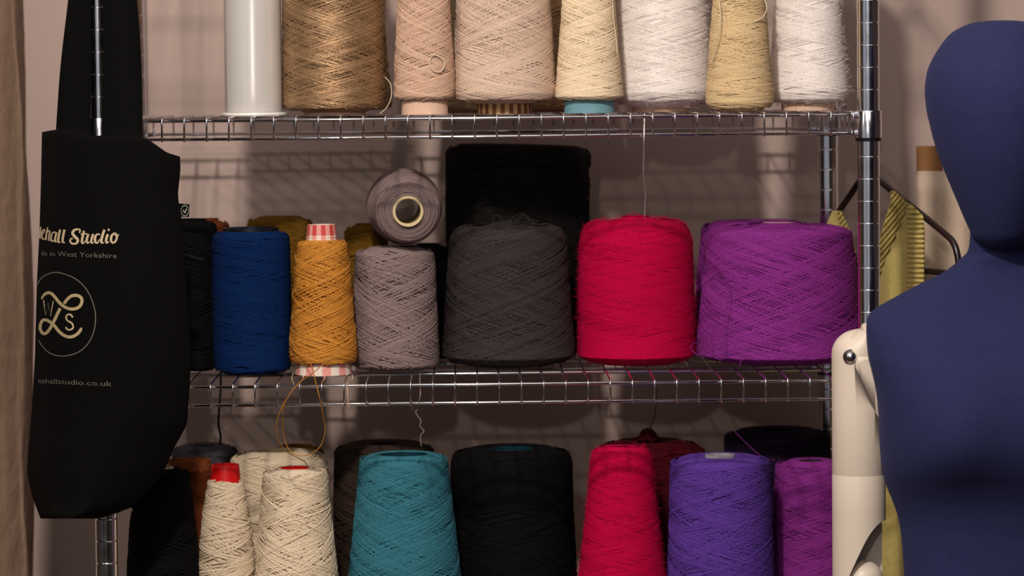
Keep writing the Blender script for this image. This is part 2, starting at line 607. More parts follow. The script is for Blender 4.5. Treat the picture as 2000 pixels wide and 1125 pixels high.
MATS = {}
def ymat(key, col, **kw):
    MATS[key] = yarn_mat('yarn_' + key, col, **kw)
    return MATS[key]


def yarn_cone(shelf, cx, Y, prof, mat, label, group, tube=None, seed=1, psi=18, thick=0.0015, cover=1.5, fuzz=600, fuzz_len=0.003,
              lift=0.0, extra=0.0, hole_frac=None, tilt=0, bevel_bottom=0.0, tubez=0.0, jag=0.15, lumpy=0.0, relief=0.4, gap=1.35, raw=False, name='yarn_cone', topz=None):
    """prof: (py, half width in px) from the top down; lift: bare former showing below the yarn; the package stands on its shelf"""
    zd = DZ[shelf]
    s = pxm(Y)
    x = at(cx, prof[len(prof) // 2][0], Y).x
    root = thing(name, label, 'yarn cone', (x, Y, zd), group)
    root.rotation_euler = tilt if isinstance(tilt, tuple) else (0, tilt, 0)
    P = []
    for py, hw in reversed(prof):
        P.append((at(cx, py, Y).z - zd, hw * s))
    zb = lift + 0.0003
    # extend the flank to the foot
    if raw:
        P = [(max(z, zb), r) for z, r in P]
    elif P[0][0] > zb + 0.004:
        if len(P) > 1 and P[0][0] - zb > 0.02:
            sl = (P[0][1] - P[1][1]) / (P[0][0] - P[1][0])
            P.insert(0, (zb, P[0][1] + sl * (zb - P[0][0])))
        else:
            P.insert(0, (zb, P[0][1]))
    else:
        P[0] = (zb, P[0][1])
    if bevel_bottom:
        P[0] = (P[0][0], P[0][1] - bevel_bottom)
    if extra:
        P.append((P[-1][0] + extra, P[-1][1] + (P[-1][1] - P[-2][1]) / max(P[-1][0] - P[-2][0], 1e-4) * extra))
    for i in range(1, len(P)):
        if P[i][0] <= P[i - 1][0]:
            P[i] = (P[i - 1][0] + 0.002, P[i][1])
    top, bot = P[-1], P[0]
    if tube:
        tm, r_top, z_up, r_bot = tube[:4]
        more = tube[4] if len(tube) > 4 else {}
        z_end = top[0] + z_up
        cone_tube(root, 0, r_bot, z_end, r_top, tm, **more)
        hole = r_top - 0.0004
        hole = max(0.006, min(hole, top[1] * 0.6))
    else:
        hole = min(0.016, top[1] * 0.45)
        cone_tube(root, 0, min(0.03, bot[1] * 0.6), top[0] - 0.004, hole + 0.0008, DARKC)
    yarn_mesh('wound_yarn', P, mat, root, seed, psi, thick, cover, fuzz, fuzz_len, hole, jag, lumpy, relief, gap)
    return root


def gingham(na, nz, z_top=None):
    """material picker for a checked former: white, pink, red"""
    def f(i, k):
        if i >= 15:
            return 0
        a = (k * na // 40) % 2
        b_ = (i * nz // 15) % 2
        return a + b_
    return f


ck = dict(mats=[CHECKW, CHECKP, CHECKR], mfun=gingham(20, 15))
bk = dict(mats=[TANCK, BRNCK, BRNCK], mfun=gingham(40, 15))

GT, GM, GB = 'cones on the top shelf', 'cones on the middle shelf', 'cones on the bottom shelf'

# colours of the yarns
ymat('gold', (172, 138, 102), rough=0.34, metal=0.6, sheen=0.030, var=0.4)
ymat('rose', (206, 172, 148), sheen=0.090)
ymat('taupe', (210,184,164), sheen=0.090)
ymat('straw', (230, 208, 176), sheen=0.090)
ymat('sand', (210, 182, 140), sheen=0.105)
ymat('white', (238, 228, 222), sheen=0.180, var=0.08)
ymat('buff', (204,182,148), sheen=0.090)
ymat('tan', (190, 156, 118), sheen=0.090)
ymat('blue', (4, 35, 82), sheen=0.045, var=0.25)
ymat('mustard', (194, 130, 52), rough=0.55, sheen=0.090, var=0.3)
ymat('mauve', (138, 118, 116), sheen=0.060, var=0.3)
ymat('charcoal', (60, 53, 52), sheen=0.036, var=0.35)
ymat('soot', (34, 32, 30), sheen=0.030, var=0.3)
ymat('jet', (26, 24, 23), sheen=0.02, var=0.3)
ymat('black', (10, 9, 10), sheen=0.012, var=0.3)
ymat('crimson', (188, 0, 62), sheen=0.150, var=0.14)
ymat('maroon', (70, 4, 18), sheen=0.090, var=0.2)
ymat('purple', (136, 46, 134), sheen=0.075, var=0.28)
ymat('teal', (56, 118, 132), sheen=0.075, var=0.28)
ymat('cream', (224, 204, 176), sheen=0.075, var=0.2)
ymat('violet', (92,58,148), sheen=0.075, var=0.28)
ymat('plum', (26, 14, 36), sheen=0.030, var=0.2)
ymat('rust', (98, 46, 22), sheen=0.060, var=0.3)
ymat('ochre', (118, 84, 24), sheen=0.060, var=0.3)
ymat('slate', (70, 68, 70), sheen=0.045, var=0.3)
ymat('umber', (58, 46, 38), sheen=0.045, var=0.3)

# ---- top shelf, back row
yarn_cone(1, 655, 0.325, [(-260, 62), (0, 92), (110, 100), (190, 108), (205, 108)], MATS['buff'], 'pale buff yarn cone standing behind the gold metallic cone', GT, seed=11, psi=14, thick=0.0018, lift=0.004)
yarn_cone(1, 905, 0.335, [(-260, 50), (0, 74), (120, 80), (204, 86)], MATS['buff'], 'beige yarn cone behind the gap between the pink and taupe cones', GT, seed=12, psi=14, thick=0.0018)
yarn_cone(1, 1092, 0.335, [(-260, 44), (0, 62), (120, 70), (204, 78)], MATS['tan'], 'tan yarn cone behind the gap between the taupe and straw cones', GT, seed=13, psi=14, thick=0.0018)

# ---- top shelf, front row
gold = yarn_cone(1, 654, 0.115, [(-280, 90), (-60, 97), (0, 98), (202, 99), (211, 95), (219, 80)], MATS['gold'], 'large gold metallic yarn cone beside the white thread spool', GT,
                 tube=(CARD, 0.02, 0.01, 0.036), seed=21, relief=0.7, gap=1.5, psi=17, thick=0.0013, cover=1.9, fuzz=500, raw=True, lift=0.003)
thread(gold, [(752, 150, 0.06), (763, 165, 0.055), (764, 190, 0.05), (755, 210, 0.03), (742, 222, 0.02)], MATS['straw'], 0.0005)
rose = yarn_cone(1, 828, 0.10, [(-280, 30), (-60, 45), (0, 49), (60, 52), (130, 57), (188, 58), (196, 55)], MATS['rose'], 'narrow dusty pink yarn cone with pale wooden foot', GT,
                 tube=(CARD, 0.013, 0.012, 0.0275), seed=22, relief=0.7, gap=1.5, psi=24, thick=0.0012, cover=1.9, lift=0.0135, bevel_bottom=0.003)
thread(rose, [(836, 110, 0.0655), (845, 107, 0.0655), (858, 111, 0.0672), (868, 122, 0.070), (866, 134, 0.069), (857, 141, 0.0665), (846, 138, 0.065), (839, 127, 0.0648), (841, 114, 0.0652), (850, 104, 0.066)], MATS['straw'], 0.0008)
yarn_cone(1, 985, 0.125, [(-280, 66), (-60, 84), (0, 90), (100, 96), (172, 102), (182, 102), (194, 96), (206, 72)], MATS['taupe'], 'large taupe beige yarn cone on brown checked foot', GT,
          tube=(TANCK, 0.018, 0.012, 0.0325, bk), seed=23, relief=0.6, gap=1.45, psi=20, thick=0.0012, cover=1.9, lift=0.0115, raw=True)
straw = yarn_cone(1, 1150, 0.105, [(-280, 34), (-60, 47), (0, 50), (100, 58), (188, 66), (196, 64)], MATS['straw'], 'slim straw cream yarn cone on pale blue foot', GT,
                  tube=(BLUEC, 0.014, 0.012, 0.0295), seed=24, psi=17, thick=0.0012, cover=1.9, lift=0.0115, bevel_bottom=0.006)
thread(straw, [(1196, -10, 0.085), (1199, 40, 0.083), (1203, 70, 0.08), (1206, 110, 0.078)], MATS['straw'], 0.0006)
white1 = yarn_cone(1, 1290, 0.185, [(-280, 70), (-60, 84), (0, 90), (100, 96), (172, 102), (180, 102), (194, 95), (210, 74)], MATS['white'], 'wide fluffy white yarn cone beside the straw cream cone', GT,
                   tube=(CARD, 0.018, 0.01, 0.034), seed=25, psi=13, thick=0.0011, cover=1.4, fuzz=14000, fuzz_len=0.005, relief=0.15, gap=1.15, raw=True, lift=0.004)
sand = yarn_cone(1, 1444, 0.085, [(-280, 32), (-60, 46), (0, 50), (60, 55), (130, 60), (178, 66), (200, 65)], MATS['sand'], 'narrow sandy beige yarn cone between two white cones', GT,
                 seed=26, psi=15, thick=0.0013, cover=1.8, fuzz=1200, bevel_bottom=0.006, jag=0.3, lumpy=0.012)
thread(sand, [(1402, -15, 0.065), (1407, 20, 0.052), (1405, 60, 0.05), (1398, 90, 0.055), (1392, 120, 0.062)], MATS['straw'], 0.0007)
thread(sand, [(1488, -10, 0.06), (1497, 10, 0.058), (1494, 28, 0.058), (1480, 40, 0.056), (1462, 46, 0.054)], MATS['straw'], 0.0007)
yarn_cone(1, 1578, 0.150, [(-280, 48), (-60, 58), (0, 63), (100, 70), (172, 79), (180, 79), (193, 73), (206, 58)], MATS['white'], 'fluffy white yarn cone nearest the right post', GT,
          tube=(CARD, 0.016, 0.01, 0.032), seed=27, psi=13, thick=0.0011, cover=1.4, fuzz=12000, fuzz_len=0.005, relief=0.15, gap=1.15, raw=True, lift=0.004)
thread(white1, [(1259, 222, 0.03), (1258, 262, -0.012), (1258, 300, 0.02), (1257, 340, 0.06), (1261, 375, 0.10), (1260, 400, 0.13), (1259, 424, 0.15)], MATS['white'], 0.0008)

# translucent monofilament spool
def spool():
    Y = 0.11
    s = pxm(Y)
    x = at(495, 150, Y).x
    zd = DZ[1]
    root = thing('thread_spool', 'tall shiny white nylon thread spool with flanged base', 'thread spool', (x, Y, zd))
    zt = at(495, -260, Y).z - zd
    m_ = MB()
    m_.lathe([(0.030, 0), (0.0385, 0.0), (0.0395, 0.0015), (0.039, 0.004), (0.032, 0.0048), (0.030, 0.0048)], 64, closed=True)
    fl, nt_, b_ = principled('spool_plastic', (226, 222, 214), 0.35)
    sharp(m_.build('base_flange', fl, root))
    m2, nt2, b2 = principled('nylon_filament', (208, 203, 197), 0.2, 0.15, 1.0)
    b2.inputs['Coat Weight'].default_value = 0.6
    b2.inputs['Coat Roughness'].default_value = 0.12
    b2.inputs['Anisotropic'].default_value = 0.7
    tc_ = N(nt2, 'ShaderNodeTexCoord'); wv = N(nt2, 'ShaderNodeTexWave', bands_direction='Z')
    wv.inputs['Scale'].default_value = 320; wv.inputs['Distortion'].default_value = 0.6
    nt2.links.new(tc_.outputs['Object'], wv.inputs['Vector'])
    bp_ = N(nt2, 'ShaderNodeBump'); bp_.inputs['Strength'].default_value = 0.12; bp_.inputs['Distance'].default_value = 0.0003
    nt2.links.new(wv.outputs['Fac'], bp_.inputs['Height']); nt2.links.new(bp_.outputs['Normal'], b2.inputs['Normal'])
    m_ = MB()
    R = 56 * s
    prof = [(R * 0.99, 0.005), (R, 0.012)] + [(R * (1 - 0.02 * i / 20), 0.012 + (zt - 0.02) * i / 20) for i in range(1, 21)] + [(R * 0.6, zt), (0.012, zt), (0.012, 0.005)]
    m_.lathe(prof, 96, closed=True)
    sharp(m_.build('wound_thread', m2, root))
    m_ = MB()
    m_.lathe([(0.009, 0.0), (0.0118, 0), (0.0118, zt + 0.012), (0.009, zt + 0.012)], 32, closed=True)
    sharp(m_.build('core', fl, root))
spool()

# ---- middle shelf, back row
yarn_cone(2, 412, 0.335, [(427, 28), (440, 36), (560, 40), (690, 44)], MATS['rust'], 'rust brown yarn cone behind the tote bag and blue cone', GM, seed=31, psi=16, thick=0.0017, cover=1.2)
yarn_cone(2, 548, 0.335, [(423, 58), (436, 62), (560, 64), (690, 66)], MATS['ochre'], 'ochre yarn cone with fuzzy top behind the blue cone', GM, seed=32, psi=16, thick=0.0018, cover=1.2, fuzz=4000, fuzz_len=0.006)
yarn_cone(2, 716, 0.345, [(437, 34), (452, 40), (560, 46), (690, 50)], MATS['ochre'], 'olive ochre yarn cone behind the mustard and grey cones', GM, seed=33, psi=16, thick=0.0018, cover=1.2, fuzz=2000, fuzz_len=0.005)
yarn_cone(2, 838, 0.325, [(476, 36), (490, 40), (600, 42), (690, 44)], MATS['soot'], 'dark grey green yarn cone behind the upright mauve grey cone', GM, seed=34, psi=14, thick=0.0016, cover=1.4)
yarn_cone(2, 1002, 0.385, [(283, 132), (300, 140), (420, 139), (560, 132), (690, 126)], MATS['jet'], 'huge black yarn package rising behind the charcoal cone', GM, seed=35, psi=14, thick=0.0018, cover=1.2, tilt=0.03)
yarn_cone(2, 1478, 0.40, [(431, 98), (446, 106), (560, 118), (690, 126)], MATS['purple'], 'purple yarn cone hidden behind the big purple cone', GM, seed=36, psi=18, thick=0.0015, cover=1.2)

# ---- middle shelf, front row
blk = yarn_cone(2, 372, 0.19, [(428, 46), (446, 52), (560, 54), (700, 56), (722, 54)], MATS['black'], 'black yarn cone in the dark between tote bag and blue cone', GM, seed=41, psi=14, thick=0.0016, cover=1.4)
thread(blk, [(431, 722, 0.10), (431, 760, 0.05), (428, 800, 0.04), (427, 830, 0.05), (431, 850, 0.07), (430, 868, 0.1)], MATS['black'], 0.0013)
thread(blk, [(352, 494, 0.112), (362, 497, 0.11), (380, 503, 0.107), (398, 508, 0.108)], MATS['slate'], 0.0004)
yarn_cone(2, 492, 0.135, [(447, 64), (463, 74), (480, 75), (600, 76), (690, 75), (722, 72)], MATS['blue'], 'royal blue yarn cone with black plastic core', GM,
          tube=(BLACKP, 0.033, 0.0015, 0.034), seed=42, psi=10, thick=0.0011, cover=1.8, fuzz=500, fuzz_len=0.002, jag=0.3)
must = yarn_cone(2, 630, 0.115, [(464, 40), (476, 47), (500, 51), (590, 57), (690, 65), (716, 65)], MATS['mustard'], 'mustard yarn cone on red and white checked core', GM,
                 tube=(CHECKW, 0.0165, 0.0155, 0.0335, ck), seed=43, relief=0.7, gap=1.5, psi=21, thick=0.0017, cover=1.5, fuzz=400, lift=0.010, bevel_bottom=0.002, jag=0.25)
thread(must, [(567, 655, 0.085), (572, 672, 0.078), (594, 696, 0.07), (608, 714, 0.06), (612, 727, 0.045), (620, 760, -0.015), (628, 795, -0.012), (634, 830, 0.0), (634, 850, 0.005), (624, 874, 0.01), (604, 888, 0.012), (584, 890, 0.012), (566, 880, 0.012), (556, 858, 0.01), (552, 825, 0.0), (554, 795, -0.012), (566, 770, -0.014), (580, 752, -0.014)], MATS['mustard'], 0.0006)
thread(must, [(640, 706, 0.05), (626, 716, 0.047), (608, 731, 0.04), (580, 752, -0.012), (556, 786, -0.014), (544, 812, -0.008), (540, 835, 0.0), (545, 862, 0.01), (560, 882, 0.02), (580, 893, 0.04), (595, 902, 0.06), (601, 912, 0.07)], MATS['mustard'], 0.0006)
thread(must, [(574, 727, 0.07), (570, 738, 0.06), (573, 748, 0.05), (577, 756, 0.03)], MATS['sand'], 0.0004)
mauv = yarn_cone(2, 772, 0.165, [(482, 66), (496, 75), (520, 77), (600, 79), (690, 83), (712, 81)], MATS['mauve'], 'mauve grey yarn cone with another cone lying on top', GM,
                 seed=44, relief=0.7, gap=1.5, psi=20, thick=0.0017, cover=1.5, fuzz=500, jag=0.25, bevel_bottom=0.005)
thread(mauv, [(688, 732, 0.07), (688, 742, 0.05), (679, 748, 0.0), (679, 765, -0.012), (680, 780, -0.012), (682, 800, -0.008)], MATS['rose'], 0.0007)
thread(mauv, [(821, 728, 0.07), (820, 745, 0.02), (821, 770, -0.012), (816, 798, 0.0), (812, 806, 0.0), (822, 822, 0.0), (820, 832, 0.0), (828, 842, 0.0), (821, 852, 0.0), (823, 872, 0.0)], MATS['mauve'], 0.0008)
char = yarn_cone(2, 992, 0.215, [(433, 44), (438, 84), (447, 103), (462, 112), (500, 116), (600, 122), (692, 130), (708, 126)], MATS['charcoal'], 'wide charcoal yarn cone with tangled loose end on top', GM,
                 seed=45, relief=0.6, gap=1.45, psi=20, thick=0.0013, cover=1.7, fuzz=900, bevel_bottom=0.014)
thread(char, [(966, 438, 0.20), (962, 428, 0.20), (968, 420, 0.20), (978, 424, 0.20), (982, 434, 0.20), (992, 430, 0.20), (1004, 424, 0.20), (1014, 418, 0.20), (1022, 417, 0.20), (1020, 426, 0.20), (1008, 430, 0.20), (1004, 436, 0.20), (1018, 432, 0.20), (1030, 426, 0.20), (1040, 432, 0.20), (1044, 438, 0.20)], MATS['charcoal'], 0.0006, name='loose_tangle')
thread(char, [(985, 437, 0.19), (998, 430, 0.19), (1006, 437, 0.19), (1014, 424, 0.19), (1026, 420, 0.19), (1034, 430, 0.19), (1022, 436, 0.19), (1010, 428, 0.19), (1000, 438, 0.19)], MATS['charcoal'], 0.0006, name='loose_tangle')
red = yarn_cone(2, 1242, 0.215, [(422, 40), (427, 78), (436, 96), (450, 104), (470, 110), (560, 113), (692, 115), (708, 112)], MATS['crimson'], 'fuzzy crimson pink yarn cone with domed top', GM,
                seed=46, psi=11, thick=0.0009, cover=1.7, relief=0.1, gap=1.1, fuzz=16000, fuzz_len=0.004, bevel_bottom=0.014)
thread(red, [(1222, 423, 0.20), (1232, 416, 0.20), (1244, 416, 0.20), (1252, 422, 0.20)], MATS['crimson'], 0.0004)
purp = yarn_cone(2, 1522, 0.205, [(431, 42), (438, 92), (446, 128), (454, 140), (500, 146), (600, 154), (672, 162), (690, 162), (704, 148)], MATS['purple'], 'biggest purple yarn cone, next to the right post', GM,
                 tube=(CARDY, 0.019, -0.0012, 0.045), seed=47, relief=0.6, gap=1.45, psi=20, thick=0.0013, cover=1.8, fuzz=500, bevel_bottom=0.02)
thread(purp, [(1388, 505, 0.15), (1402, 520, 0.135), (1420, 545, 0.125), (1424, 575, 0.118), (1416, 610, 0.116), (1413, 650, 0.113), (1413, 678, 0.112)], MATS['purple'], 0.0005)
thread(purp, [(1364, 670, 0.15), (1352, 672, 0.14), (1350, 682, 0.13), (1362, 694, 0.12)], MATS['purple'], 0.0005)
thread(purp, [(1383, 656, 0.125), (1388, 678, 0.118), (1392, 694, 0.115), (1405, 702, 0.11), (1420, 698, 0.105)], MATS['purple'], 0.0005)
thread(purp, [(1460, 694, 0.10), (1448, 704, 0.098), (1444, 718, 0.1)], MATS['purple'], 0.0005)

# the cone lying on its side on the mauve grey one
def lying():
    a = at(797, 413, 0.115)     # small front end
    b_ = at(788, 401, 0.29)     # large back end
    ax = (a - b_)
    L = ax.length
    root = thing('yarn_cone', 'mauve grey yarn cone lying on its side, hollow end forward', 'yarn cone', b_, GM)
    root.rotation_mode = 'QUATERNION'
    root.rotation_quaternion = Vector((0, 0, 1)).rotation_difference(ax.normalized())
    rf, rb = 61 * pxm(0.115), 71 * pxm(0.29)
    m_ = MB()
    ri, ro = 24.5 * pxm(0.11), 30.5 * pxm(0.11)
    m_.lathe([(ro + 0.004, -0.004), (ro, L + 0.004), (ro - 0.0008, L + 0.0056), (ri + 0.0008, L + 0.0056), (ri, L + 0.004), (ri + 0.004, -0.004)], 48, closed=True)
    sharp(m_.build('tube', CARDY, root))
    P = [(0, rb * 0.93), (0.012, rb), (L * 0.35, rb * 0.98), (L * 0.8, rf * 1.04), (L - 0.008, rf), (L, rf * 0.93)]
    yarn_mesh('wound_yarn', P, MATS['mauve'], root, 51, 20, 0.0014, 1.6, 600, 0.003, ro - 0.0005, 0.25)
    # yarn rings on the front face
    m_ = MB()
    rng = random.Random(3)
    r = ro + 0.0008
    while r < rf * 0.95:
        e = rng.uniform(-0.0008, 0.0008); f = rng.uniform(0, 6)
        n_ = 60
        pts = [((r + e * math.sin(2 * PI * k / n_ + f)) * math.cos(2 * PI * k / n_), (r + e * math.sin(2 * PI * k / n_ + f)) * math.sin(2 * PI * k / n_), L + 0.0006 - max(0, (r - rf * 0.8)) * 0.35 + rng.uniform(-0.0002, 0.0002)) for k in range(n_ + 1)]
        m_.tube(pts, 0.0007, 5, cap=False)
        r += 0.00115
    m_.build('face_yarn', MATS['mauve'], root)
lying()

# ---- bottom shelf, back row
yarn_cone(3, 402, 0.36, [(868, 58), (884, 64), (1000, 70), (1200, 80)], MATS['slate'], 'dark slate yarn cone at the back beside the tote bag', GB, seed=61, psi=14, thick=0.0018, cover=1.2)
yarn_cone(3, 545, 0.25, [(880, 76), (896, 92), (930, 96), (1100, 100), (1240, 106)], MATS['cream'], 'wide cream yarn cone behind the two red-tubed cream cones', GB, tube=(CARDY, 0.024, 0.0, 0.04), seed=62, psi=16, thick=0.0017, cover=1.4)
yarn_cone(3, 580, 0.40, [(870, 46), (882, 52), (1000, 56), (1200, 64)], MATS['ochre'], 'olive ochre yarn cone farthest back behind the cream cones', GB, seed=63, psi=16, thick=0.0017, cover=1.2)
yarn_cone(3, 752, 0.30, [(864, 86), (880, 96), (1000, 100), (1125, 104), (1240, 108)], MATS['umber'], 'dark brown yarn cone behind the teal cone', GB, seed=64, psi=14, thick=0.0018, cover=1.2)
mar = yarn_cone(3, 1270, 0.30, [(860, 82), (880, 106), (960, 108), (1125, 112), (1240, 116)], MATS['maroon'], 'dark maroon yarn cone with knotted top behind the crimson cone', GB, seed=65, psi=14, thick=0.0016, cover=1.3, fuzz=3000, fuzz_len=0.004)
thread(mar, [(1270, 852, 0.29), (1266, 842, 0.28), (1272, 832, 0.27), (1278, 812, 0.25), (1281, 790, 0.23), (1282, 760, 0.2)], MATS['maroon'], 0.0006)
def knot():
    rng = random.Random(8)
    m_ = MB()
    c = at(1266, 850, 0.30)
    s = pxm(0.30)
    for k in range(46):
        a = rng.uniform(0, 2 * PI)
        pts = []
        for q in range(7):
            a += rng.uniform(0.4, 1.2)
            h = rng.random()
            pts.append((c.x + math.cos(a) * 27 * s * (1 - 0.7 * h) * rng.uniform(0.6, 1), c.y + math.sin(a) * 20 * s * (1 - 0.5 * h), c.z - 10 * s + h * 22 * s))
        m_.tube(crom(pts, 4), 0.0008, 5)
    m_.build('loose_tangle', MATS['maroon'], mar, mar.location[:])
knot()
yarn_cone(3, 1518, 0.36, [(838, 90), (852, 102), (900, 104), (1125, 108), (1240, 112)], MATS['plum'], 'very dark plum yarn cone at the back near the mannequin arm', GB, seed=66, psi=14, thick=0.0017, cover=1.2)

# ---- bottom shelf, front row
yarn_cone(3, 372, 0.235, [(912, 44), (930, 46), (1060, 32), (1200, 34)], MATS['rust'], 'rust orange cone with bare brown rim behind the slim red-capped cream cone', GB,
          tube=(RUSTC, 0.026, 0.009, 0.026), seed=67, psi=16, thick=0.0016, cover=1.3)
yarn_cone(3, 318, 0.10, [(914, 50), (930, 54), (1000, 60), (1060, 66), (1125, 70), (1240, 76)], MATS['black'], 'black yarn cone standing in shadow below the tote bag', GB, tube=(CARDY, 0.014, 0.001, 0.034), seed=68, psi=16, thick=0.0018, cover=1.4, fuzz=1500)
yarn_cone(3, 442, 0.11, [(931, 31), (940, 33), (1000, 43), (1060, 50), (1125, 56), (1240, 66)], MATS['cream'], 'slim cream yarn cone with bright red cap', GB,
          tube=(RED, 0.0165, 0.0145, 0.034), seed=71, relief=0.7, gap=1.5, psi=19, thick=0.0018, cover=1.6, fuzz=500, jag=0.3)
yarn_cone(3, 578, 0.105, [(914, 54), (924, 61), (1000, 67), (1060, 73), (1125, 80), (1240, 90)], MATS['cream'], 'stout cream yarn cone with red core, beside the red-capped one', GB,
          tube=(RED, 0.017, 0.0005, 0.034), seed=72, relief=0.7, gap=1.5, psi=21, thick=0.0018, cover=1.6, fuzz=500, jag=0.3)
tl = yarn_cone(3, 790, 0.13, [(886, 80), (898, 85), (950, 90), (1060, 102), (1125, 109), (1240, 120)], MATS['teal'], 'teal blue yarn cone at the middle of the bottom shelf', GB,
               tube=(TEALC, 0.030, -0.001, 0.04), seed=73, relief=0.6, gap=1.45, psi=19, thick=0.0014, cover=1.8, fuzz=700, jag=0.25)
yarn_cone(3, 1000, 0.225, [(874, 98), (884, 112), (900, 118), (1000, 120), (1125, 126), (1240, 130)], MATS['black'], 'large black yarn cone with teal core beside the teal cone', GB,
          tube=(TEALC, 0.027, -0.001, 0.045), seed=74, psi=12, thick=0.0013, cover=1.4, fuzz=400)
yarn_cone(3, 1214, 0.14, [(870, 50), (880, 56), (900, 61), (960, 66), (1060, 77), (1125, 86), (1240, 98)], MATS['crimson'], 'fuzzy crimson pink yarn cone standing between black and violet cones', GB,
          seed=75, psi=13, thick=0.0010, cover=1.6, relief=0.15, gap=1.15, fuzz=12000, fuzz_len=0.004)
vio = yarn_cone(3, 1407, 0.135, [(890, 86), (902, 96), (920, 97), (1000, 99), (1125, 103), (1240, 106)], MATS['violet'], 'bluish violet yarn cone with pale grey core', GB,
                tube=(GREYC, 0.0175, 0.0015, 0.035), seed=76, relief=0.6, gap=1.45, psi=17, thick=0.0014, cover=1.8, fuzz=600, jag=0.25)
thread(vio, [(1500, 932, 0.12), (1502, 950, 0.118), (1498, 970, 0.115), (1494, 980, 0.105), (1478, 986, 0.09)], MATS['violet'], 0.0006)
pu2 = yarn_cone(3, 1584, 0.215, [(898, 60), (906, 68), (1000, 72), (1125, 78), (1240, 84)], MATS['purple'], 'purple yarn cone half hidden by the mannequin arm', GB,
                tube=(DARKC, 0.0145, -0.001, 0.034), seed=77, relief=0.6, gap=1.45, psi=16, thick=0.0014, cover=1.8, fuzz=600)
thread(pu2, [(1514, 899, 0.12), (1490, 893, 0.16), (1464, 872, 0.2), (1444, 852, 0.24), (1430, 838, 0.26)], MATS['purple'], 0.0005)


# ------------------------------------------------------------------ tote bag
def interp(tab, v):
    return float(np.interp(v, [t[0] for t in tab], [t[1] for t in tab]))


B_XL = [(250, 82), (350, 80), (450, 77), (550, 72), (700, 68), (800, 62), (880, 55), (925, 53), (970, 63), (1013, 79)]
B_XR = [(250, 350), (305, 351), (330, 352), (380, 347), (400, 349), (430, 354), (520, 360), (620, 368), (700, 372), (760, 370), (829, 365), (881, 337), (912, 325), (960, 290), (992, 258), (1003, 226), (1013, 192)]
B_TOP = [(0, 258), (0.08, 254), (0.12, 253), (0.35, 265), (0.68, 266), (0.76, 272), (0.9, 298), (1, 306)]
B_Y = [(0, 0.020), (0.10, -0.022), (0.22, -0.052), (0.38, -0.072), (0.55, -0.082), (0.75, -0.078), (0.9, -0.068), (1, -0.052)]


def bag_Y(px, py):
    xl, xr = interp(B_XL, py), interp(B_XR, py)
    t = (px - xl) / (xr - xl)
    w = (py - 260) / 750
    return interp(B_Y, t) - 0.006 * math.sin(w * 3.0) - 0.003 * math.sin(t * 7 + w * 5) * w


tote = thing('tote_bag', 'black cotton tote bag with cream printed lettering hanging from the left post', 'bag', at(200, 1010, -0.05))
TO = tote.location[:]


def build_bag():
    nt_, nw = 44, 60
    Vf, Vb = [], []
    for j in range(nw + 1):
        w = j / nw
        for i in range(nt_ + 1):
            t = i / nt_
            y0 = interp(B_TOP, t)
            py = y0 + (1013 - y0) * w
            px = interp(B_XL, py) + (interp(B_XR, py) - interp(B_XL, py)) * t
            Y = bag_Y(px, py)
            Vf.append(at(px, py, Y))
            e = min(1, 4 * min(t, 1 - t, 1 - w) + 0.25)
            q = at(px, py, Y)
            Vb.append((q.x, q.y + 0.016 * e, q.z))
    n = nt_ + 1
    Fc = []
    o = len(Vf)
    for j in range(nw):
        for i in range(nt_):
            a = j * n + i
            Fc.append((a, a + n, a + n + 1, a + 1))
            Fc.append((o + a, o + a + 1, o + a + n + 1, o + a + n))
    rim = [(0, i) for i in range(n)] + [(j, nt_) for j in range(1, nw + 1)] + [(nw, i) for i in range(nt_ - 1, -1, -1)] + [(j, 0) for j in range(nw - 1, 0, -1)]
    idx = [j * n + i for j, i in rim]
    for a, b_ in zip(idx, idx[1:] + idx[:1]):
        Fc.append((a, b_, o + b_, o + a))
    mesh_obj('bag_body', Vf + Vb, Fc, TOTE, tote, TO)


build_bag()


def strip(name, L, R, yoff, mat, parent, origin, thick=0.002, n=24):
    """a flat strap between two edges given as (px, py, Y)"""
    Lp = [Vector(q) for q in crom([tuple(at(*p)) for p in L], n // (len(L) - 1))]
    Rp = [Vector(q) for q in crom([tuple(at(*p)) for p in R], n // (len(R) - 1))]
    V, Fc = [], []
    for a, b_ in zip(Lp, Rp):
        for t in (0, 0.5, 1):
            p = a.lerp(b_, t)
            V.append((p.x, p.y - (0.0015 if t == 0.5 else 0), p.z))
        for t in (1, 0.5, 0):
            p = a.lerp(b_, t)
            V.append((p.x, p.y + thick, p.z))
    m = len(Lp)
    for i in range(m - 1):
        for k in range(6):
            Fc.append((i * 6 + k, i * 6 + (k + 1) % 6, (i + 1) * 6 + (k + 1) % 6, (i + 1) * 6 + k))
    Fc += [tuple(range(6)), tuple((m - 1) * 6 + k for k in range(5, -1, -1))]
    return mesh_obj(name, V, Fc, mat, parent, origin)


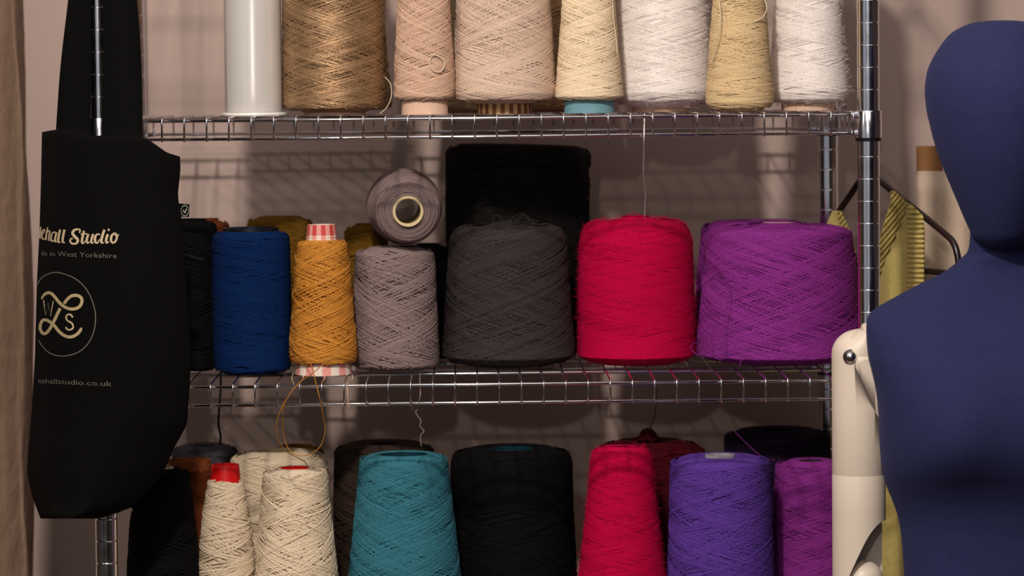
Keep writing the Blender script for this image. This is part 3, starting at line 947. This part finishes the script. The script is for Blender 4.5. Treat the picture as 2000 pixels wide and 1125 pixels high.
# the handle's two legs rise either side of the post and meet on it above the frame; the other handle hangs behind
strip('handle', [(108, 270, -0.02), (118, 130, -0.018), (133, 0, -0.018), (150, -150, -0.02), (172, -330, -0.02)], [(176, 270, -0.030), (178, 130, -0.026), (177, 0, -0.024), (184, -150, -0.024), (200, -330, -0.022)], 0, TOTE, tote, TO)
strip('handle', [(199, 272, -0.034), (201, 130, -0.028), (200, 0, -0.024), (194, -150, -0.024), (186, -330, -0.0265)], [(279, 272, -0.05), (276, 130, -0.03), (267, 0, -0.024), (244, -150, -0.022), (214, -330, -0.0245)], 0, TOTE, tote, TO)
strip('handle', [(112, 262, 0.018), (128, 130, 0.018), (140, 0, 0.018), (160, -330, 0.016)], [(212, 268, 0.018), (212, 130, 0.018), (209, 0, 0.018), (206, -330, 0.016)], 0, TOTE, tote, TO)
strip('handle', [(196, 268, 0.021), (200, 130, 0.021), (204, 0, 0.021), (190, -330, 0.0185)], [(262, 268, 0.021), (256, 130, 0.021), (250, 0, 0.021), (226, -330, 0.0185)], 0, TOTE, tote, TO)


def on_bag(px, py, lift=0.0007):
    p = at(px, py, bag_Y(px, py))
    d = (CAM - p).normalized()
    return p + d * lift


def ribbon(mb_, pts, width, closed=False):
    """a printed stroke of given width in px laid on the bag; pts in photo px; width may vary along it"""
    P = [np.array(p[:2], dtype=float) for p in pts]
    ws = [p[2] if len(p) > 2 else width for p in pts]
    n = len(P)
    V, Fc = [], []
    for i in range(n):
        t = P[min(i + 1, n - 1)] - P[max(i - 1, 0)]
        if closed and i in (0, n - 1):
            t = P[1] - P[-2]
        t = t / (np.linalg.norm(t) + 1e-9)
        nn = np.array([-t[1], t[0]]) * ws[i] / 2
        V.append(on_bag(*(P[i] + nn))); V.append(on_bag(*(P[i] - nn)))
    for i in range(n - 1):
        Fc.append((2 * i, 2 * i + 1, 2 * i + 3, 2 * i + 2))
    mb_.add(V, Fc)


# monogram in an oval ring
mb = MB()
ring_px = [(73, 556), (80, 544), (92, 536), (108, 532), (125, 535), (148, 545), (168, 564), (181, 590), (186.5, 616), (184, 644), (174, 668), (156, 686), (135, 694), (115, 695), (98, 690), (84, 678), (75, 664)]
ribbon(mb, [tuple(p) for p in crom(ring_px, 6)], 1.7)
mb.build('printed_ring', PRINTW, tote, TO)
mb = MB()
top = [(81, 584, 3), (86, 576, 5), (93, 572, 6), (100, 573, 6), (107, 580, 6), (115, 590, 6), (124, 598, 6), (135, 603, 6), (147, 603, 6), (156, 598, 6), (160, 589, 6), (158, 581, 6), (150, 577, 6), (140, 578, 6), (132, 584, 6), (125, 593, 6)]
ribbon(mb, [tuple(p) for p in crom(top, 6)], 6)
ribbon(mb, [(117.5, 602), (104, 630)], 6)
bot = [(104, 630, 6), (98, 641, 6), (91, 650, 6), (84, 651, 6), (79, 644, 6), (79, 634, 6), (83, 626, 6), (90, 625, 6), (98, 629, 6), (106, 636, 6), (116, 648, 6), (127, 656, 6), (139, 658, 6), (150, 653, 6), (157, 645, 6), (158.5, 640, 4)]
ribbon(mb, [tuple(p) for p in crom(bot, 6)], 6)
mb.build('printed_monogram', PRINTG, tote, TO)
mb = MB()
ribbon(mb, [(85, 586), (89.5, 615), (94, 592), (98.5, 618), (104, 588)], 2)
mb.build('printed_letter', PRINTS, tote, TO)
mb = MB()
ribbon(mb, [tuple(p) for p in crom([(142, 620), (138, 614.5), (131.5, 615), (129, 621), (133, 627), (140, 631), (143, 638), (140, 643), (133, 644), (128, 639)], 6)], 3.2)
mb.build('printed_letter', PRINTS, tote, TO)

# brush script line, drawn stroke by stroke
def script():
    m_ = MB()
    def st(pts, w=4.6):
        ribbon(m_, [tuple(p) for p in crom([(p[0], p[1], p[2] if len(p) > 2 else w) for p in pts], 5)], w)
    # end of a t at the fold
    st([(79.5, 443, 2.5), (78, 462, 2.8), (79.5, 466, 1.6)])
    # e
    st([(82, 458, 1.4), (86, 454, 1.6), (87.5, 450, 1.8), (85, 448.5, 2.2), (82.2, 454, 3), (82, 463, 3), (84.5, 467.5, 2.2), (88, 465, 1.4)])
    # h
    st([(93, 444, 2.4), (90.5, 458, 3.2), (89.5, 469, 3.2)])
    st([(90.5, 458, 1.4), (94, 451.5, 2), (97, 452, 2.8), (95.5, 462, 3), (95.5, 469, 2.6), (98.5, 469, 1.4)])
    # a
    st([(109.5, 454.5, 2), (104.5, 453.5, 2.6), (100.5, 459, 3.4), (99.8, 468, 3.4), (103.5, 471.5, 2.4), (108, 464, 1.6)])
    st([(110.5, 454, 3.4), (108, 464, 3.8), (108, 471.5, 3.4), (111.5, 472, 1.6)])
    # l l
    st([(117.5, 448.5, 4.2), (114.5, 462, 4.4), (114, 472, 4), (118, 473.5, 1.8)])
    st([(126, 448.5, 4.6), (123, 462, 4.8), (122.5, 472, 4.2), (127, 474, 1.8)])
    # S
    st([(155, 455, 2.4), (156.5, 449.5, 3), (152, 447.8, 3.4), (145, 449.5, 4.6), (141.8, 455.5, 5.4), (146, 462, 5.6), (151, 467, 5.4), (151.5, 472.5, 4.8), (147, 476, 3.6), (140.5, 475.5, 3.6), (137, 471, 3.6), (138.5, 466.5, 3), (142.5, 466, 2.4)])
    # t
    st([(164, 451, 4.6), (161, 464, 4.8), (160, 473, 4.4), (163, 475, 2.6), (167, 470, 1.6)])
    st([(157.5, 457.5, 2.2), (170, 456.5, 2.2)])
    # u
    st([(172.5, 457, 4.4), (169.5, 468, 4.6), (170.5, 474.5, 3.2), (175.5, 472, 1.8), (178.5, 465, 1.8)])
    st([(182, 457, 4.4), (179, 467, 4.6), (178.8, 474, 3.8), (183, 474, 1.8)])
    # d
    st([(195.5, 458, 2.4), (190, 457.5, 3), (186, 463, 4.4), (186, 471.5, 4.4), (190, 474.5, 3), (195, 467, 1.8)])
    st([(204, 448.5, 4.6), (199.5, 462, 5), (198, 473, 4.6), (203, 474, 1.8)])
    # i
    st([(210.5, 457.5, 4.6), (207.5, 467, 4.8), (208, 474, 3.8), (213, 472, 1.8)])
    st([(210.6, 449, 4.4), (214, 448.6, 4.8)])
    # o
    st([(226.5, 456, 2.4), (222, 456, 3), (217.5, 462, 4.4), (217, 470, 4.4), (220.5, 474.3, 3.4), (225.5, 471, 4), (228.5, 463, 3.8), (227, 456.5, 2.6), (224, 459, 1.6), (229, 461.5, 1.6), (232.5, 457.5, 1.4)])
    m_.build('printed_script', PRINTS, tote, TO)
script()


def flat_text(body, x0, x1, ybase, size, mat, name, parent, place, warp=1.0, offs=0.0):
    """built-in font set on a curved surface: x runs from x0 to x1 with power warp (letters narrow towards the fold)"""
    cu = bpy.data.curves.new(name, 'FONT')
    cu.body = body
    cu.size = 1.0
    cu.offset = offs
    cu.resolution_u = 2
    ob = bpy.data.objects.new(name + '_tmp', cu)
    COL.objects.link(ob)
    dg = bpy.context.evaluated_depsgraph_get()
    dg.update()
    me = bpy.data.meshes.new_from_object(ob.evaluated_get(dg))
    COL.objects.unlink(ob)
    bpy.data.objects.remove(ob)
    xs = [v.co.x for v in me.vertices]
    W = max(xs)
    V = []
    for v in me.vertices:
        u = v.co.x / W
        px = x0 + (x1 - x0) * (u ** warp)
        py = (ybase(px) if callable(ybase) else ybase) - v.co.y * size
        V.append(place(px, py))
    Fc = [tuple(p.vertices) for p in me.polygons]
    bpy.data.meshes.remove(me)
    return mesh_obj(name, V, Fc, mat, parent, parent_origin(parent), smooth=False)


def parent_origin(p):
    while p.parent is not None:
        p = p.parent
    return p.location[:]


flat_text('de in West Yorkshire', 80, 228, lambda x: 499 + (x - 75) * 0.036, 14, PRINTW, 'printed_line', tote, on_bag, 1.12, -0.008)
flat_text('itehallstudio.co.uk', 74, 218, lambda x: 748 + (x - 72) * 0.045, 14, PRINTW, 'printed_line', tote, on_bag, 1.18, -0.008)

# woven side label with a ring of dashes and a tick
def side_label():
    m_ = MB()
    pts = [(346, 397), (370, 399), (369, 424), (346, 424)]
    Y = -0.06
    A = [at(x, y, Y) for x, y in pts]
    B_ = [Vector((p.x, p.y + 0.0015, p.z)) for p in A]
    m_.add(A + B_, [(0, 3, 2, 1), (4, 5, 6, 7), (0, 1, 5, 4), (1, 2, 6, 5), (2, 3, 7, 6), (3, 0, 4, 7)])
    lab = m_.build('side_label', TOTE, tote, TO, smooth=False)
    m_ = MB()
    c = (361, 411.5)
    def q(x, y):
        return at(x, y, Y - 0.0006)
    def bar(x0, y0, x1, y1, w):
        d = np.array([x1 - x0, y1 - y0]); d = d / np.linalg.norm(d); nn = np.array([-d[1], d[0]]) * w / 2
        m_.add([q(x0 + nn[0], y0 + nn[1]), q(x1 + nn[0], y1 + nn[1]), q(x1 - nn[0], y1 - nn[1]), q(x0 - nn[0], y0 - nn[1])], [(0, 1, 2, 3)])
    for k in range(15):
        a = 2 * PI * k / 15 + 0.2
        bar(c[0] + 6.3 * math.cos(a), c[1] + 9.0 * math.sin(a), c[0] + 8.0 * math.cos(a), c[1] + 11.6 * math.sin(a), 1.7)
    bar(c[0] - 3.5, c[1] - 1.5, c[0] + 0.3, c[1] + 5, 1.7)
    bar(c[0] + 0.3, c[1] + 5, c[0] + 3.2, c[1] - 4.5, 1.7)
    m_.build('label_emblem', PRINTL, lab, TO, smooth=False)
side_label()


# ------------------------------------------------------------------ mannequin
MY = -0.20
ms = pxm(MY)
MCX = 1953.0
mann = thing('mannequin', 'navy linen covered mannequin with cream jointed arm, in front of the shelving', 'mannequin', (at(MCX, 600, MY).x, MY, 0))
MO = mann.location[:]
mz = lambda py: at(MCX, py, MY).z
mx = MO[0]


def rings(rows, n=64, power=2.0):
    """rows: (z, half width, half depth, y offset); closed loft"""
    V, Fc = [], []
    for z, a, b_, yo in rows:
        for k in range(n):
            t = 2 * PI * k / n
            c, s = math.cos(t), math.sin(t)
            e = 2.0 / power
            V.append((mx + a * math.copysign(abs(c) ** e, c), MY + yo + b_ * math.copysign(abs(s) ** e, s), z))
    m = len(rows)
    for i in range(m - 1):
        for k in range(n):
            Fc.append((i * n + k, i * n + (k + 1) % n, (i + 1) * n + (k + 1) % n, (i + 1) * n + k))
    Fc.append(tuple(range(n - 1, -1, -1)))
    Fc.append(tuple((m - 1) * n + k for k in range(n)))
    return V, Fc


# head: smooth egg
HT = [(40, 2), (41, 28), (44, 52), (47, 64), (58, 88), (70, 103), (84, 114), (108, 130), (133, 142), (156, 147), (178, 149), (213, 146.5), (240, 141), (267, 135), (311, 122), (356, 104), (409, 82), (444, 66.5), (462, 57), (478, 40), (486, 20), (489, 2)]
rows = []
HTs = crom(HT, 4)
for py, hw in reversed(HTs):
    t = (py - 40) / 449
    d = hw * 1.22
    rows.append((mz(py), max(hw, 0.5) * ms, max(d, 0.6) * ms, -0.012 - 0.022 * math.sin(PI * min(1, t * 0.9)) * t))
V, Fc = rings(rows)
mesh_obj('head', V, Fc, NAVY, mann, MO)
# body: neck, shoulders, bust, waist, hips in one surface
BT = [(425, 56, 50, 0), (470, 58.5, 52, 0), (492, 62, 55, 0.004), (503, 72, 60, 0.006), (520, 90, 66, 0.01), (536, 113, 74, 0.012), (556, 155, 86, 0.014), (577, 195, 98, 0.014), (596, 231, 108, 0.012), (608, 249, 114, 0.010), (620, 258, 122, 0.006),
      (640, 261.5, 134, 0.0), (670, 261, 150, -0.004), (700, 258, 164, -0.008), (725, 252, 172, -0.01), (760, 245, 178, -0.012), (800, 240, 182, -0.012), (850, 238, 180, -0.010), (900, 234, 170, -0.006), (935, 227, 160, 0), (970, 213, 150, 0.004), (1005, 200, 143, 0.006),
      (1040, 193, 138, 0.006), (1090, 189, 136, 0.004), (1140, 188, 138, 0.002), (1220, 200, 150, 0), (1320, 230, 172, 0), (1420, 250, 190, 0), (1500, 252, 190, 0), (1560, 246, 184, 0)]
rows = []
for py, a, b_, yo in crom([(q[0], q[1], q[2], q[3] * 1000) for q in BT], 4):
    rows.append((mz(py), a * ms, b_ * ms, yo / 1000))
rows = rows[::-1]
V, Fc = rings(rows, 96, 2.25)
V2 = []
for x, y, z in V:
    if y < MY:
        for sx in (-1, 1):
            cx_, cz_ = mx + sx * 0.072, mz(850)
            g = math.exp(-((x - cx_) ** 2 / (2 * 0.036 ** 2) + (z - cz_) ** 2 / (2 * (0.032 if z < cz_ else 0.05) ** 2)))
            y -= 0.022 * g
    V2.append((x, y, z))
mesh_obj('body', V2, Fc, NAVY, mann, MO)
mb = MB()
zb_ = mz(1560)
mb.lathe([(0.0, 0.012), (0.016, 0.012), (0.016, zb_ + 0.01), (0.0, zb_ + 0.01)], 24, (mx, MY, 0))
mb.build('stand_pole', CHROME, mann, MO)
mb = MB()
mb.lathe([(0.0, 0.0), (0.17, 0.0), (0.17, 0.006), (0.15, 0.012), (0.0, 0.013)], 48, (mx, MY, 0))
sharp(mb.build('stand_base', STEEL, mann, MO))

# jointed arm
AY = MY + 0.036
ax_ = at(1677, 800, AY).x
ar = 52.5 * pxm(AY)
az = lambda py: at(1677, py, AY).z
apx = lambda px: at(px, 800, AY).x


def boolean(o, cutters, origin):
    """subtract cutter meshes and keep the result as plain mesh data"""
    for c in cutters:
        md = o.modifiers.new('cut', 'BOOLEAN')
        md.operation = 'DIFFERENCE'
        md.solver = 'EXACT'
        md.object = c
    dg = bpy.context.evaluated_depsgraph_get()
    dg.update()
    me = bpy.data.meshes.new_from_object(o.evaluated_get(dg))
    o.modifiers.clear()
    old = o.data
    o.data = me
    bpy.data.meshes.remove(old)
    for c in cutters:
        d = c.data
        bpy.data.objects.remove(c)
        bpy.data.meshes.remove(d)


def prism(poly_px, y0, y1, n=1):
    """cutter: polygon in the photo's x/y at the arm, extruded in depth"""
    P = [(apx(x), az(y)) for x, y in poly_px]
    k = len(P)
    V = [(x, y0, z) for x, z in P] + [(x, y1, z) for x, z in P]
    Fc = [tuple(range(k)), tuple(range(2 * k - 1, k - 1, -1))] + [(i, i + k, (i + 1) % k + k, (i + 1) % k) for i in range(k)]
    return mesh_obj('cutter', V, Fc, CREAMP, smooth=False)


mb = MB()
prof = []
ztop = az(643)
for i in range(13):
    a = PI / 2 * (1 - i / 12)
    prof.append((max(ar * math.cos(a), 0.0003), ztop - ar * 0.92 + ar * 0.92 * math.sin(a)))
prof += [(ar, az(800)), (ar, az(923.5)), (ar * 0.993, az(924.5)), (ar * 0.993, az(926)), (ar, az(927)), (ar, az(1000)), (ar, az(1125)), (ar * 0.98, az(1230)), (ar * 0.9, az(1262)), (0.0003, az(1270))]
mb.lathe(prof[::-1], 64, (ax_, AY, 0))
fixed = []
for x, y, z in mb.v:            # the cap is rounded on the outer side only
    dx, dy = x - ax_, y - AY
    r = math.hypot(dx, dy)
    if z > az(760) and r > 0.0004:
        c = min(1, max(0, (dx / r + 0.45) / 0.9))
        c = c * c * (3 - 2 * c)
        k = 1 + (ar / r - 1) * c * min(1, r / (0.25 * ar))
        x, y = ax_ + dx * k, AY + dy * k
    fixed.append((x, y, z))
mb.v = fixed
arm = mb.build('upper_arm', CREAMP, mann, (0, 0, 0))
arm.parent = None
c1 = prism([(1664, 713), (1676, 703), (1700, 696), (1790, 690), (1790, 838), (1719, 838), (1712, 818)], AY - 0.10, AY + 0.014)
c2 = prism([tuple(p) for p in crom([(1790, 1013), (1728, 1014), (1716, 1016), (1704, 1024), (1690, 1041), (1678, 1062), (1662, 1096), (1650, 1124), (1632, 1170), (1632, 1290), (1790, 1290)], 4)], AY - 0.10, AY + 0.012)
boolean(arm, [c1, c2], MO)
arm.data.transform(Matrix.Translation(-Vector(MO)))
arm.data.polygons.foreach_set('use_smooth', np.ones(len(arm.data.polygons), dtype=bool))
sharp(arm, 30)
arm.parent = mann


# shoulder: round plate against the body and a ball-ended lug inside the fork
def disc_x(name, cx, cz, cy, prof, mat, parent, tiltz=0.0, tilty=0.0, n=48):
    """lathe about the x axis: prof of (radius, x)"""
    V, Fc = [], []
    R = Matrix.Rotation(tiltz, 3, 'Z') @ Matrix.Rotation(tilty, 3, 'Y')
    for r, xx in prof:
        for k in range(n):
            a = 2 * PI * k / n
            p = R @ Vector((xx, r * math.cos(a), r * math.sin(a)))
            V.append((cx + p.x, cy + p.y, cz + p.z))
    for i in range(len(prof) - 1):
        for k in range(n):
            Fc.append((i * n + k, (i + 1) * n + k, (i + 1) * n + (k + 1) % n, i * n + (k + 1) % n))
    Fc += [tuple(range(n)), tuple((len(prof) - 1) * n + k for k in range(n - 1, -1, -1))]
    return sharp(mesh_obj(name, V, Fc, mat, parent, MO))


pr_ = 63 * ms
disc_x('shoulder_plate', at(1700, 690, AY).x, az(692), AY, [(0.001, -0.005), (pr_ * 0.93, -0.005), (pr_ * 0.985, -0.003), (pr_, 0.0), (pr_, 0.012), (0.001, 0.012)], CREAMP, mann, 0.0, -0.15)
lr = 54 * ms
lc = (at(1692, 695, AY).x, AY, az(696))
V, Fc = [], []
n = 64
hd = ar * 0.74
R_ = [(0.0005, -hd), (lr * 0.80, -hd), (lr * 0.92, -hd * 0.93), (lr * 0.98, -hd * 0.8), (lr, -hd * 0.6), (lr, hd * 0.6), (lr * 0.92, hd * 0.93), (lr * 0.8, hd), (0.0005, hd)]
for r, yy in R_:
    for k in range(n):
        a = 2 * PI * k / n
        V.append((lc[0] + r * math.cos(a), lc[1] + yy, lc[2] + r * math.sin(a)))
for i in range(len(R_) - 1):
    for k in range(n):
        Fc.append((i * n + k, i * n + (k + 1) % n, (i + 1) * n + (k + 1) % n, (i + 1) * n + k))
mesh_obj('shoulder_joint', V, Fc, CREAMD, mann, MO)
mb = MB()
sc = at(1661, 697, AY - ar * 0.93)
sr = 12.3 * ms
V, Fc = [], []
n = 32
R_ = [(sr * 1.18, 0.0006), (sr * 1.18, -0.0004), (sr * 1.0, -0.0008), (sr, -0.0014), (sr * 0.93, -0.0034), (sr * 0.72, -0.0054), (sr * 0.4, -0.0066), (0.0001, -0.007)]
for r, yy in R_:
    for k in range(n):
        a = 2 * PI * k / n
        V.append((sc.x + r * math.cos(a), sc.y + yy + 0.001, sc.z + r * math.sin(a)))
for i in range(len(R_) - 1):
    for k in range(n):
        Fc.append((i * n + k, i * n + (k + 1) % n, (i + 1) * n + (k + 1) % n, (i + 1) * n + k))
o = mesh_obj('screw', V, Fc, STEEL, arm, MO)
o['label'] = 'polished steel domed screw'
# forearm with a ball top sitting in the elbow slot
mb = MB()
fr = 40 * ms
fx, fy, fz = at(1686, 1100, AY - 0.004).x, AY - 0.004, az(1132)
prof = [(max(fr * math.sin(PI / 2 * i / 10), 0.0003), fz + fr * math.cos(PI / 2 * i / 10)) for i in range(11)]
prof += [(fr * 1.0, az(1200)), (fr * 1.08, az(1300)), (fr * 0.95, az(1450)), (fr * 0.72, az(1600)), (fr * 0.6, az(1625)), (0.0003, az(1628))]
mb.lathe(prof[::-1], 48, (fx, fy, 0))
mb.build('forearm', CREAMP, mann, MO)
# simple closed hand below the frame
def hand():
    m_ = MB()
    wz = az(1620)
    m_.tube([(fx, fy, wz + 0.01), (fx, fy, wz - 0.03), (fx, fy - 0.004, wz - 0.07), (fx, fy - 0.006, wz - 0.088)], [0.014, 0.02, 0.024, 0.02], 16)
    for k, (dy, L) in enumerate(((-0.026, 0.066), (-0.010, 0.078), (0.006, 0.074), (0.020, 0.058))):
        b0 = Vector((fx, fy + dy, wz - 0.078))
        m_.tube(crom([b0, b0 + Vector((-0.002, 0, -L * 0.45)), b0 + Vector((0.002, 0, -L * 0.8)), b0 + Vector((0.008, 0, -L))], 4), [0.0085] * 9 + [0.008, 0.0075, 0.007, 0.005], 10)
    t0 = Vector((fx, fy - 0.02, wz - 0.035))
    m_.tube(crom([t0, t0 + Vector((0, -0.018, -0.022)), t0 + Vector((0.003, -0.022, -0.05))], 4), [0.010] * 5 + [0.009, 0.0085, 0.008, 0.006], 10)
    m_.build('hand', CREAMP, mann, MO)
hand()


# ------------------------------------------------------------------ hanger, knit top, cloth roll
def HY(px):
    return float(np.interp(px, [1600, 1697, 1880], [0.37, 0.26, 0.10]))


hg = thing('clothes_hanger', 'dark brown tubular clothes hanger behind the right shelf post', 'hanger', at(1697, 335, HY(1697)))
mb = MB()
hp = [(1612, 505), (1612, 475), (1620, 445), (1632, 422), (1656, 388), (1682, 350), (1697, 340), (1714, 350), (1745, 375), (1800, 419), (1845, 456), (1862, 474), (1870, 498), (1872, 524), (1864, 536), (1838, 532), (1805, 529), (1740, 527), (1660, 524), (1622, 521), (1612, 505)]
P = [Vector(q) for q in crom([tuple(at(x, y, HY(x))) for x, y in hp], 5)]
mb.tube(P, 0.0040, 12)
mb.build('frame', HANGP, hg, hg.location[:])
mb = MB()
hk = [at(1697, 340, HY(1697)), at(1697, 318, HY(1697)), at(1697, 300, 0.255), Vector((XR + 0.004, 0.25, zt1 + 0.004)), Vector((XR + 0.001, 0.25, zt1 + 0.009)), Vector((XR - 0.006, 0.25, zt1 + 0.004)), Vector((XR - 0.008, 0.25, zt1 - 0.008))]
mb.tube(crom([tuple(p) for p in hk], 6), 0.0017, 8)
mb.build('hook', CHROME, hg, hg.location[:])


def sheet(rows, yfun, thick, name, mat, parent, origin, n=16, bump=None, step=4):
    """cloth panel: rows of (py, left px, right px) at depth yfun(px, py)"""
    R = []
    for a, b_ in zip(rows, rows[1:]):
        k = max(2, int(abs(b_[0] - a[0]) / step))
        for i in range(k):
            t = i / k
            R.append(tuple(a[q] * (1 - t) + b_[q] * t for q in range(3)))
    R.append(rows[-1])
    Vf, Vb, Fc = [], [], []
    for py, l, r in R:
        for i in range(n + 1):
            t = i / n
            px = l + (r - l) * t
            Y = yfun(px, py) - (bump(px, py, t) if bump else 0)
            p = at(px, py, Y)
            Vf.append(p)
            Vb.append((p.x, p.y + thick, p.z))
    m = n + 1
    o = len(Vf)
    for j in range(len(R) - 1):
        for i in range(n):
            a = j * m + i
            Fc.append((a, a + m, a + m + 1, a + 1)); Fc.append((o + a, o + a + 1, o + a + m + 1, o + a + m))
        a = j * m
        Fc.append((a, o + a, o + a + m, a + m)); a += n
        Fc.append((a, a + m, o + a + m, o + a))
    for i in range(n):
        Fc.append((i, i + 1, o + i + 1, o + i)); a = (len(R) - 1) * m + i
        Fc.append((a, o + a, o + a + 1, a + 1))
    return mesh_obj(name, Vf + Vb, Fc, mat, parent, origin)


top_ = thing('knit_top', 'olive yellow knitted top with ribbed bands on the dark hanger', 'knitwear', at(1720, 520, HY(1720)))
KO = top_.location[:]
fold = lambda px, py: HY(px) - 0.018 + 0.008 * math.sin(px * 0.11 + py * 0.004) * min(1, max(0, (py - 420) / 200))
sheet([(376, 1742, 1748), (392, 1741, 1768), (420, 1733, 1802), (450, 1725, 1806), (500, 1714, 1806), (560, 1700, 1806), (700, 1692, 1806), (900, 1690, 1796), (1125, 1690, 1790), (1240, 1690, 1790)], fold, 0.006, 'front_panel', KNIT, top_, KO, 20)
sheet([(412, 1626, 1642), (440, 1614, 1654), (480, 1612, 1666), (560, 1625, 1690), (640, 1645, 1698), (900, 1652, 1700), (1240, 1652, 1700)], fold, 0.006, 'front_panel', KNIT, top_, KO, 14)
rib = lambda px, py, t: 0.003 + 0.0030 * math.sin(py * 2 * PI / 9.6) + 0.0014 * math.sin(PI * t)
sheet([(398, 1770, 1779), (412, 1771, 1794), (424, 1772, 1804), (480, 1772, 1805), (545, 1771, 1805), (640, 1770, 1805)], fold, 0.006, 'armhole_band', KNIT, top_, KO, 12, rib, 1.5)
rib2 = lambda px, py, t: 0.003 + 0.0030 * math.sin((py + (px - 1740) * 1.2) * 2 * PI / 12) + 0.001 * math.sin(PI * t)
sheet([(373, 1740, 1747), (388, 1740, 1766), (400, 1738, 1772), (440, 1726, 1756), (470, 1718, 1744), (505, 1706, 1728), (560, 1692, 1712), (600, 1686, 1700)], fold, 0.006, 'neck_band', KNIT, top_, KO, 24, rib2, 1.5)
sheet([(412, 1634, 1643), (440, 1640, 1656), (480, 1648, 1668), (560, 1668, 1690), (600, 1680, 1698)], fold, 0.006, 'neck_band', KNIT, top_, KO, 20, rib2, 1.5)


def cloth_roll():
    Y = 0.37
    base = at(1845, 900, Y)
    zt = at(1848, 338, Y).z
    tx = at(1848, 338, Y).x
    root = thing('fabric_roll', 'roll of cream cloth on a brown card tube, against the wall', 'fabric roll', (tx + 0.012 * zt, Y, 0.0))
    root.rotation_euler = (0, -0.012, 0)
    s = pxm(Y)
    m_ = MB()
    rng = random.Random(4)
    n = 72
    R = 67 * s
    prof = []
    V, Fc = [], []
    zs = [0.02 + (zt - 0.02) * i / 60 for i in range(61)]
    for z in zs:
        for k in range(n):
            a = 2 * PI * k / n
            r = R * (1 + 0.03 * math.sin(a * 2 + z * 5) + 0.025 * math.sin(a * 5 + z * 11 + 1) + 0.012 * math.sin(a * 9 - z * 23))
            V.append((r * math.cos(a) + 0.006 * math.sin(z * 6), r * math.sin(a), z + (0.004 * math.cos(a + 2.4) if z == zs[-1] else 0)))
    for i in range(60):
        for k in range(n):
            Fc.append((i * n + k, i * n + (k + 1) % n, (i + 1) * n + (k + 1) % n, (i + 1) * n + k))
    c0 = len(V)
    for k in range(n):
        a = 2 * PI * k / n
        V.append((at(1816, 320, Y).x - tx + 0.018 * math.cos(a), 0.018 * math.sin(a), zt - 0.004))
    for k in range(n):
        Fc.append((60 * n + k, 60 * n + (k + 1) % n, c0 + (k + 1) % n, c0 + k))
    Fc.append(tuple(range(n - 1, -1, -1)))
    mesh_obj('cloth', V, Fc, ROLLM, root)
    m_ = MB()
    tz = at(1812, 285, Y).z
    m_.lathe([(0.0165, 0.0), (0.0165, tz), (0.0140, tz), (0.0140, 0.0)], 32, (at(1816, 320, Y).x - tx, 0, 0), closed=True)
    sharp(m_.build('cardboard_tube', KRAFT, root))
cloth_roll()

# ------------------------------------------------------------------ lights
def spot(name, loc, target, power, size=0.04, angle=70, col=(1, 0.90, 0.82), blend=0.6):
    ld = bpy.data.lights.new(name, 'SPOT')
    ld.energy = power
    ld.shadow_soft_size = size
    ld.spot_size = math.radians(angle)
    ld.spot_blend = blend
    ld.color = col
    o = bpy.data.objects.new(name, ld)
    COL.objects.link(o)
    o.location = loc
    d = Vector(target) - Vector(loc)
    o.rotation_euler = d.to_track_quat('-Z', 'Y').to_euler()
    return o


def area(name, loc, target, power, sx, sy, col=(1, 0.9, 0.8)):
    ld = bpy.data.lights.new(name, 'AREA')
    ld.shape = 'RECTANGLE'
    ld.size, ld.size_y = sx, sy
    ld.energy = power
    ld.color = col
    o = bpy.data.objects.new(name, ld)
    COL.objects.link(o)
    o.location = loc
    d = Vector(target) - Vector(loc)
    o.rotation_euler = d.to_track_quat('-Z', 'Y').to_euler()
    return o


spot('track_spot_low', (-0.25, -2.9, 2.05), (0.0, 0.2, 1.35), 34, 0.03)
spot('track_spot_high', (-0.30, -1.85, 2.68), (0.0, 0.2, 1.35), 180, 0.06)
spot('track_spot_side', (-1.6, -1.6, 2.4), (0.1, 0.3, 1.35), 34, 0.035)
area('added_rod_panel', (-0.1, -2.6, 2.55), (-0.1, 0.0, 1.2), 5, 2.0, 0.5, (1, 0.97, 0.95))  # added soft panel, for fill and bright lines along the chrome rods
area('added_ceiling_glow', (-0.1, -1.2, 2.72), (-0.1, -1.2, 0.0), 18, 2.6, 2.4, (1, 0.95, 0.92))  # added; stands in for a bright ceiling mirrored in the horizontal rods
area('added_daylight', (-2.15, -2.6, 1.55), (2.0, -2.4, 1.5), 5, 3.4, 1.5, (0.84, 0.91, 1))  # unseen daylight, added as an area light for bluish bands on the posts
area('added_daylight', (-0.7, -5.1, 1.6), (-0.7, 0.0, 1.6), 5, 2.6, 2.0, (0.9, 0.94, 1))  # added area light in front, brightens reflections in posts and wires

w = bpy.data.worlds.new('world')
scene.world = w
w.use_nodes = True
w.node_tree.nodes['Background'].inputs['Color'].default_value = (0.9, 0.85, 0.8, 1)
w.node_tree.nodes['Background'].inputs['Strength'].default_value = 0.03

scene.view_settings.view_transform = 'Standard'
scene.view_settings.look = 'None'
scene.view_settings.gamma = 1.0
scene.view_settings.use_curve_mapping = False
scene.view_settings.exposure = -0.14
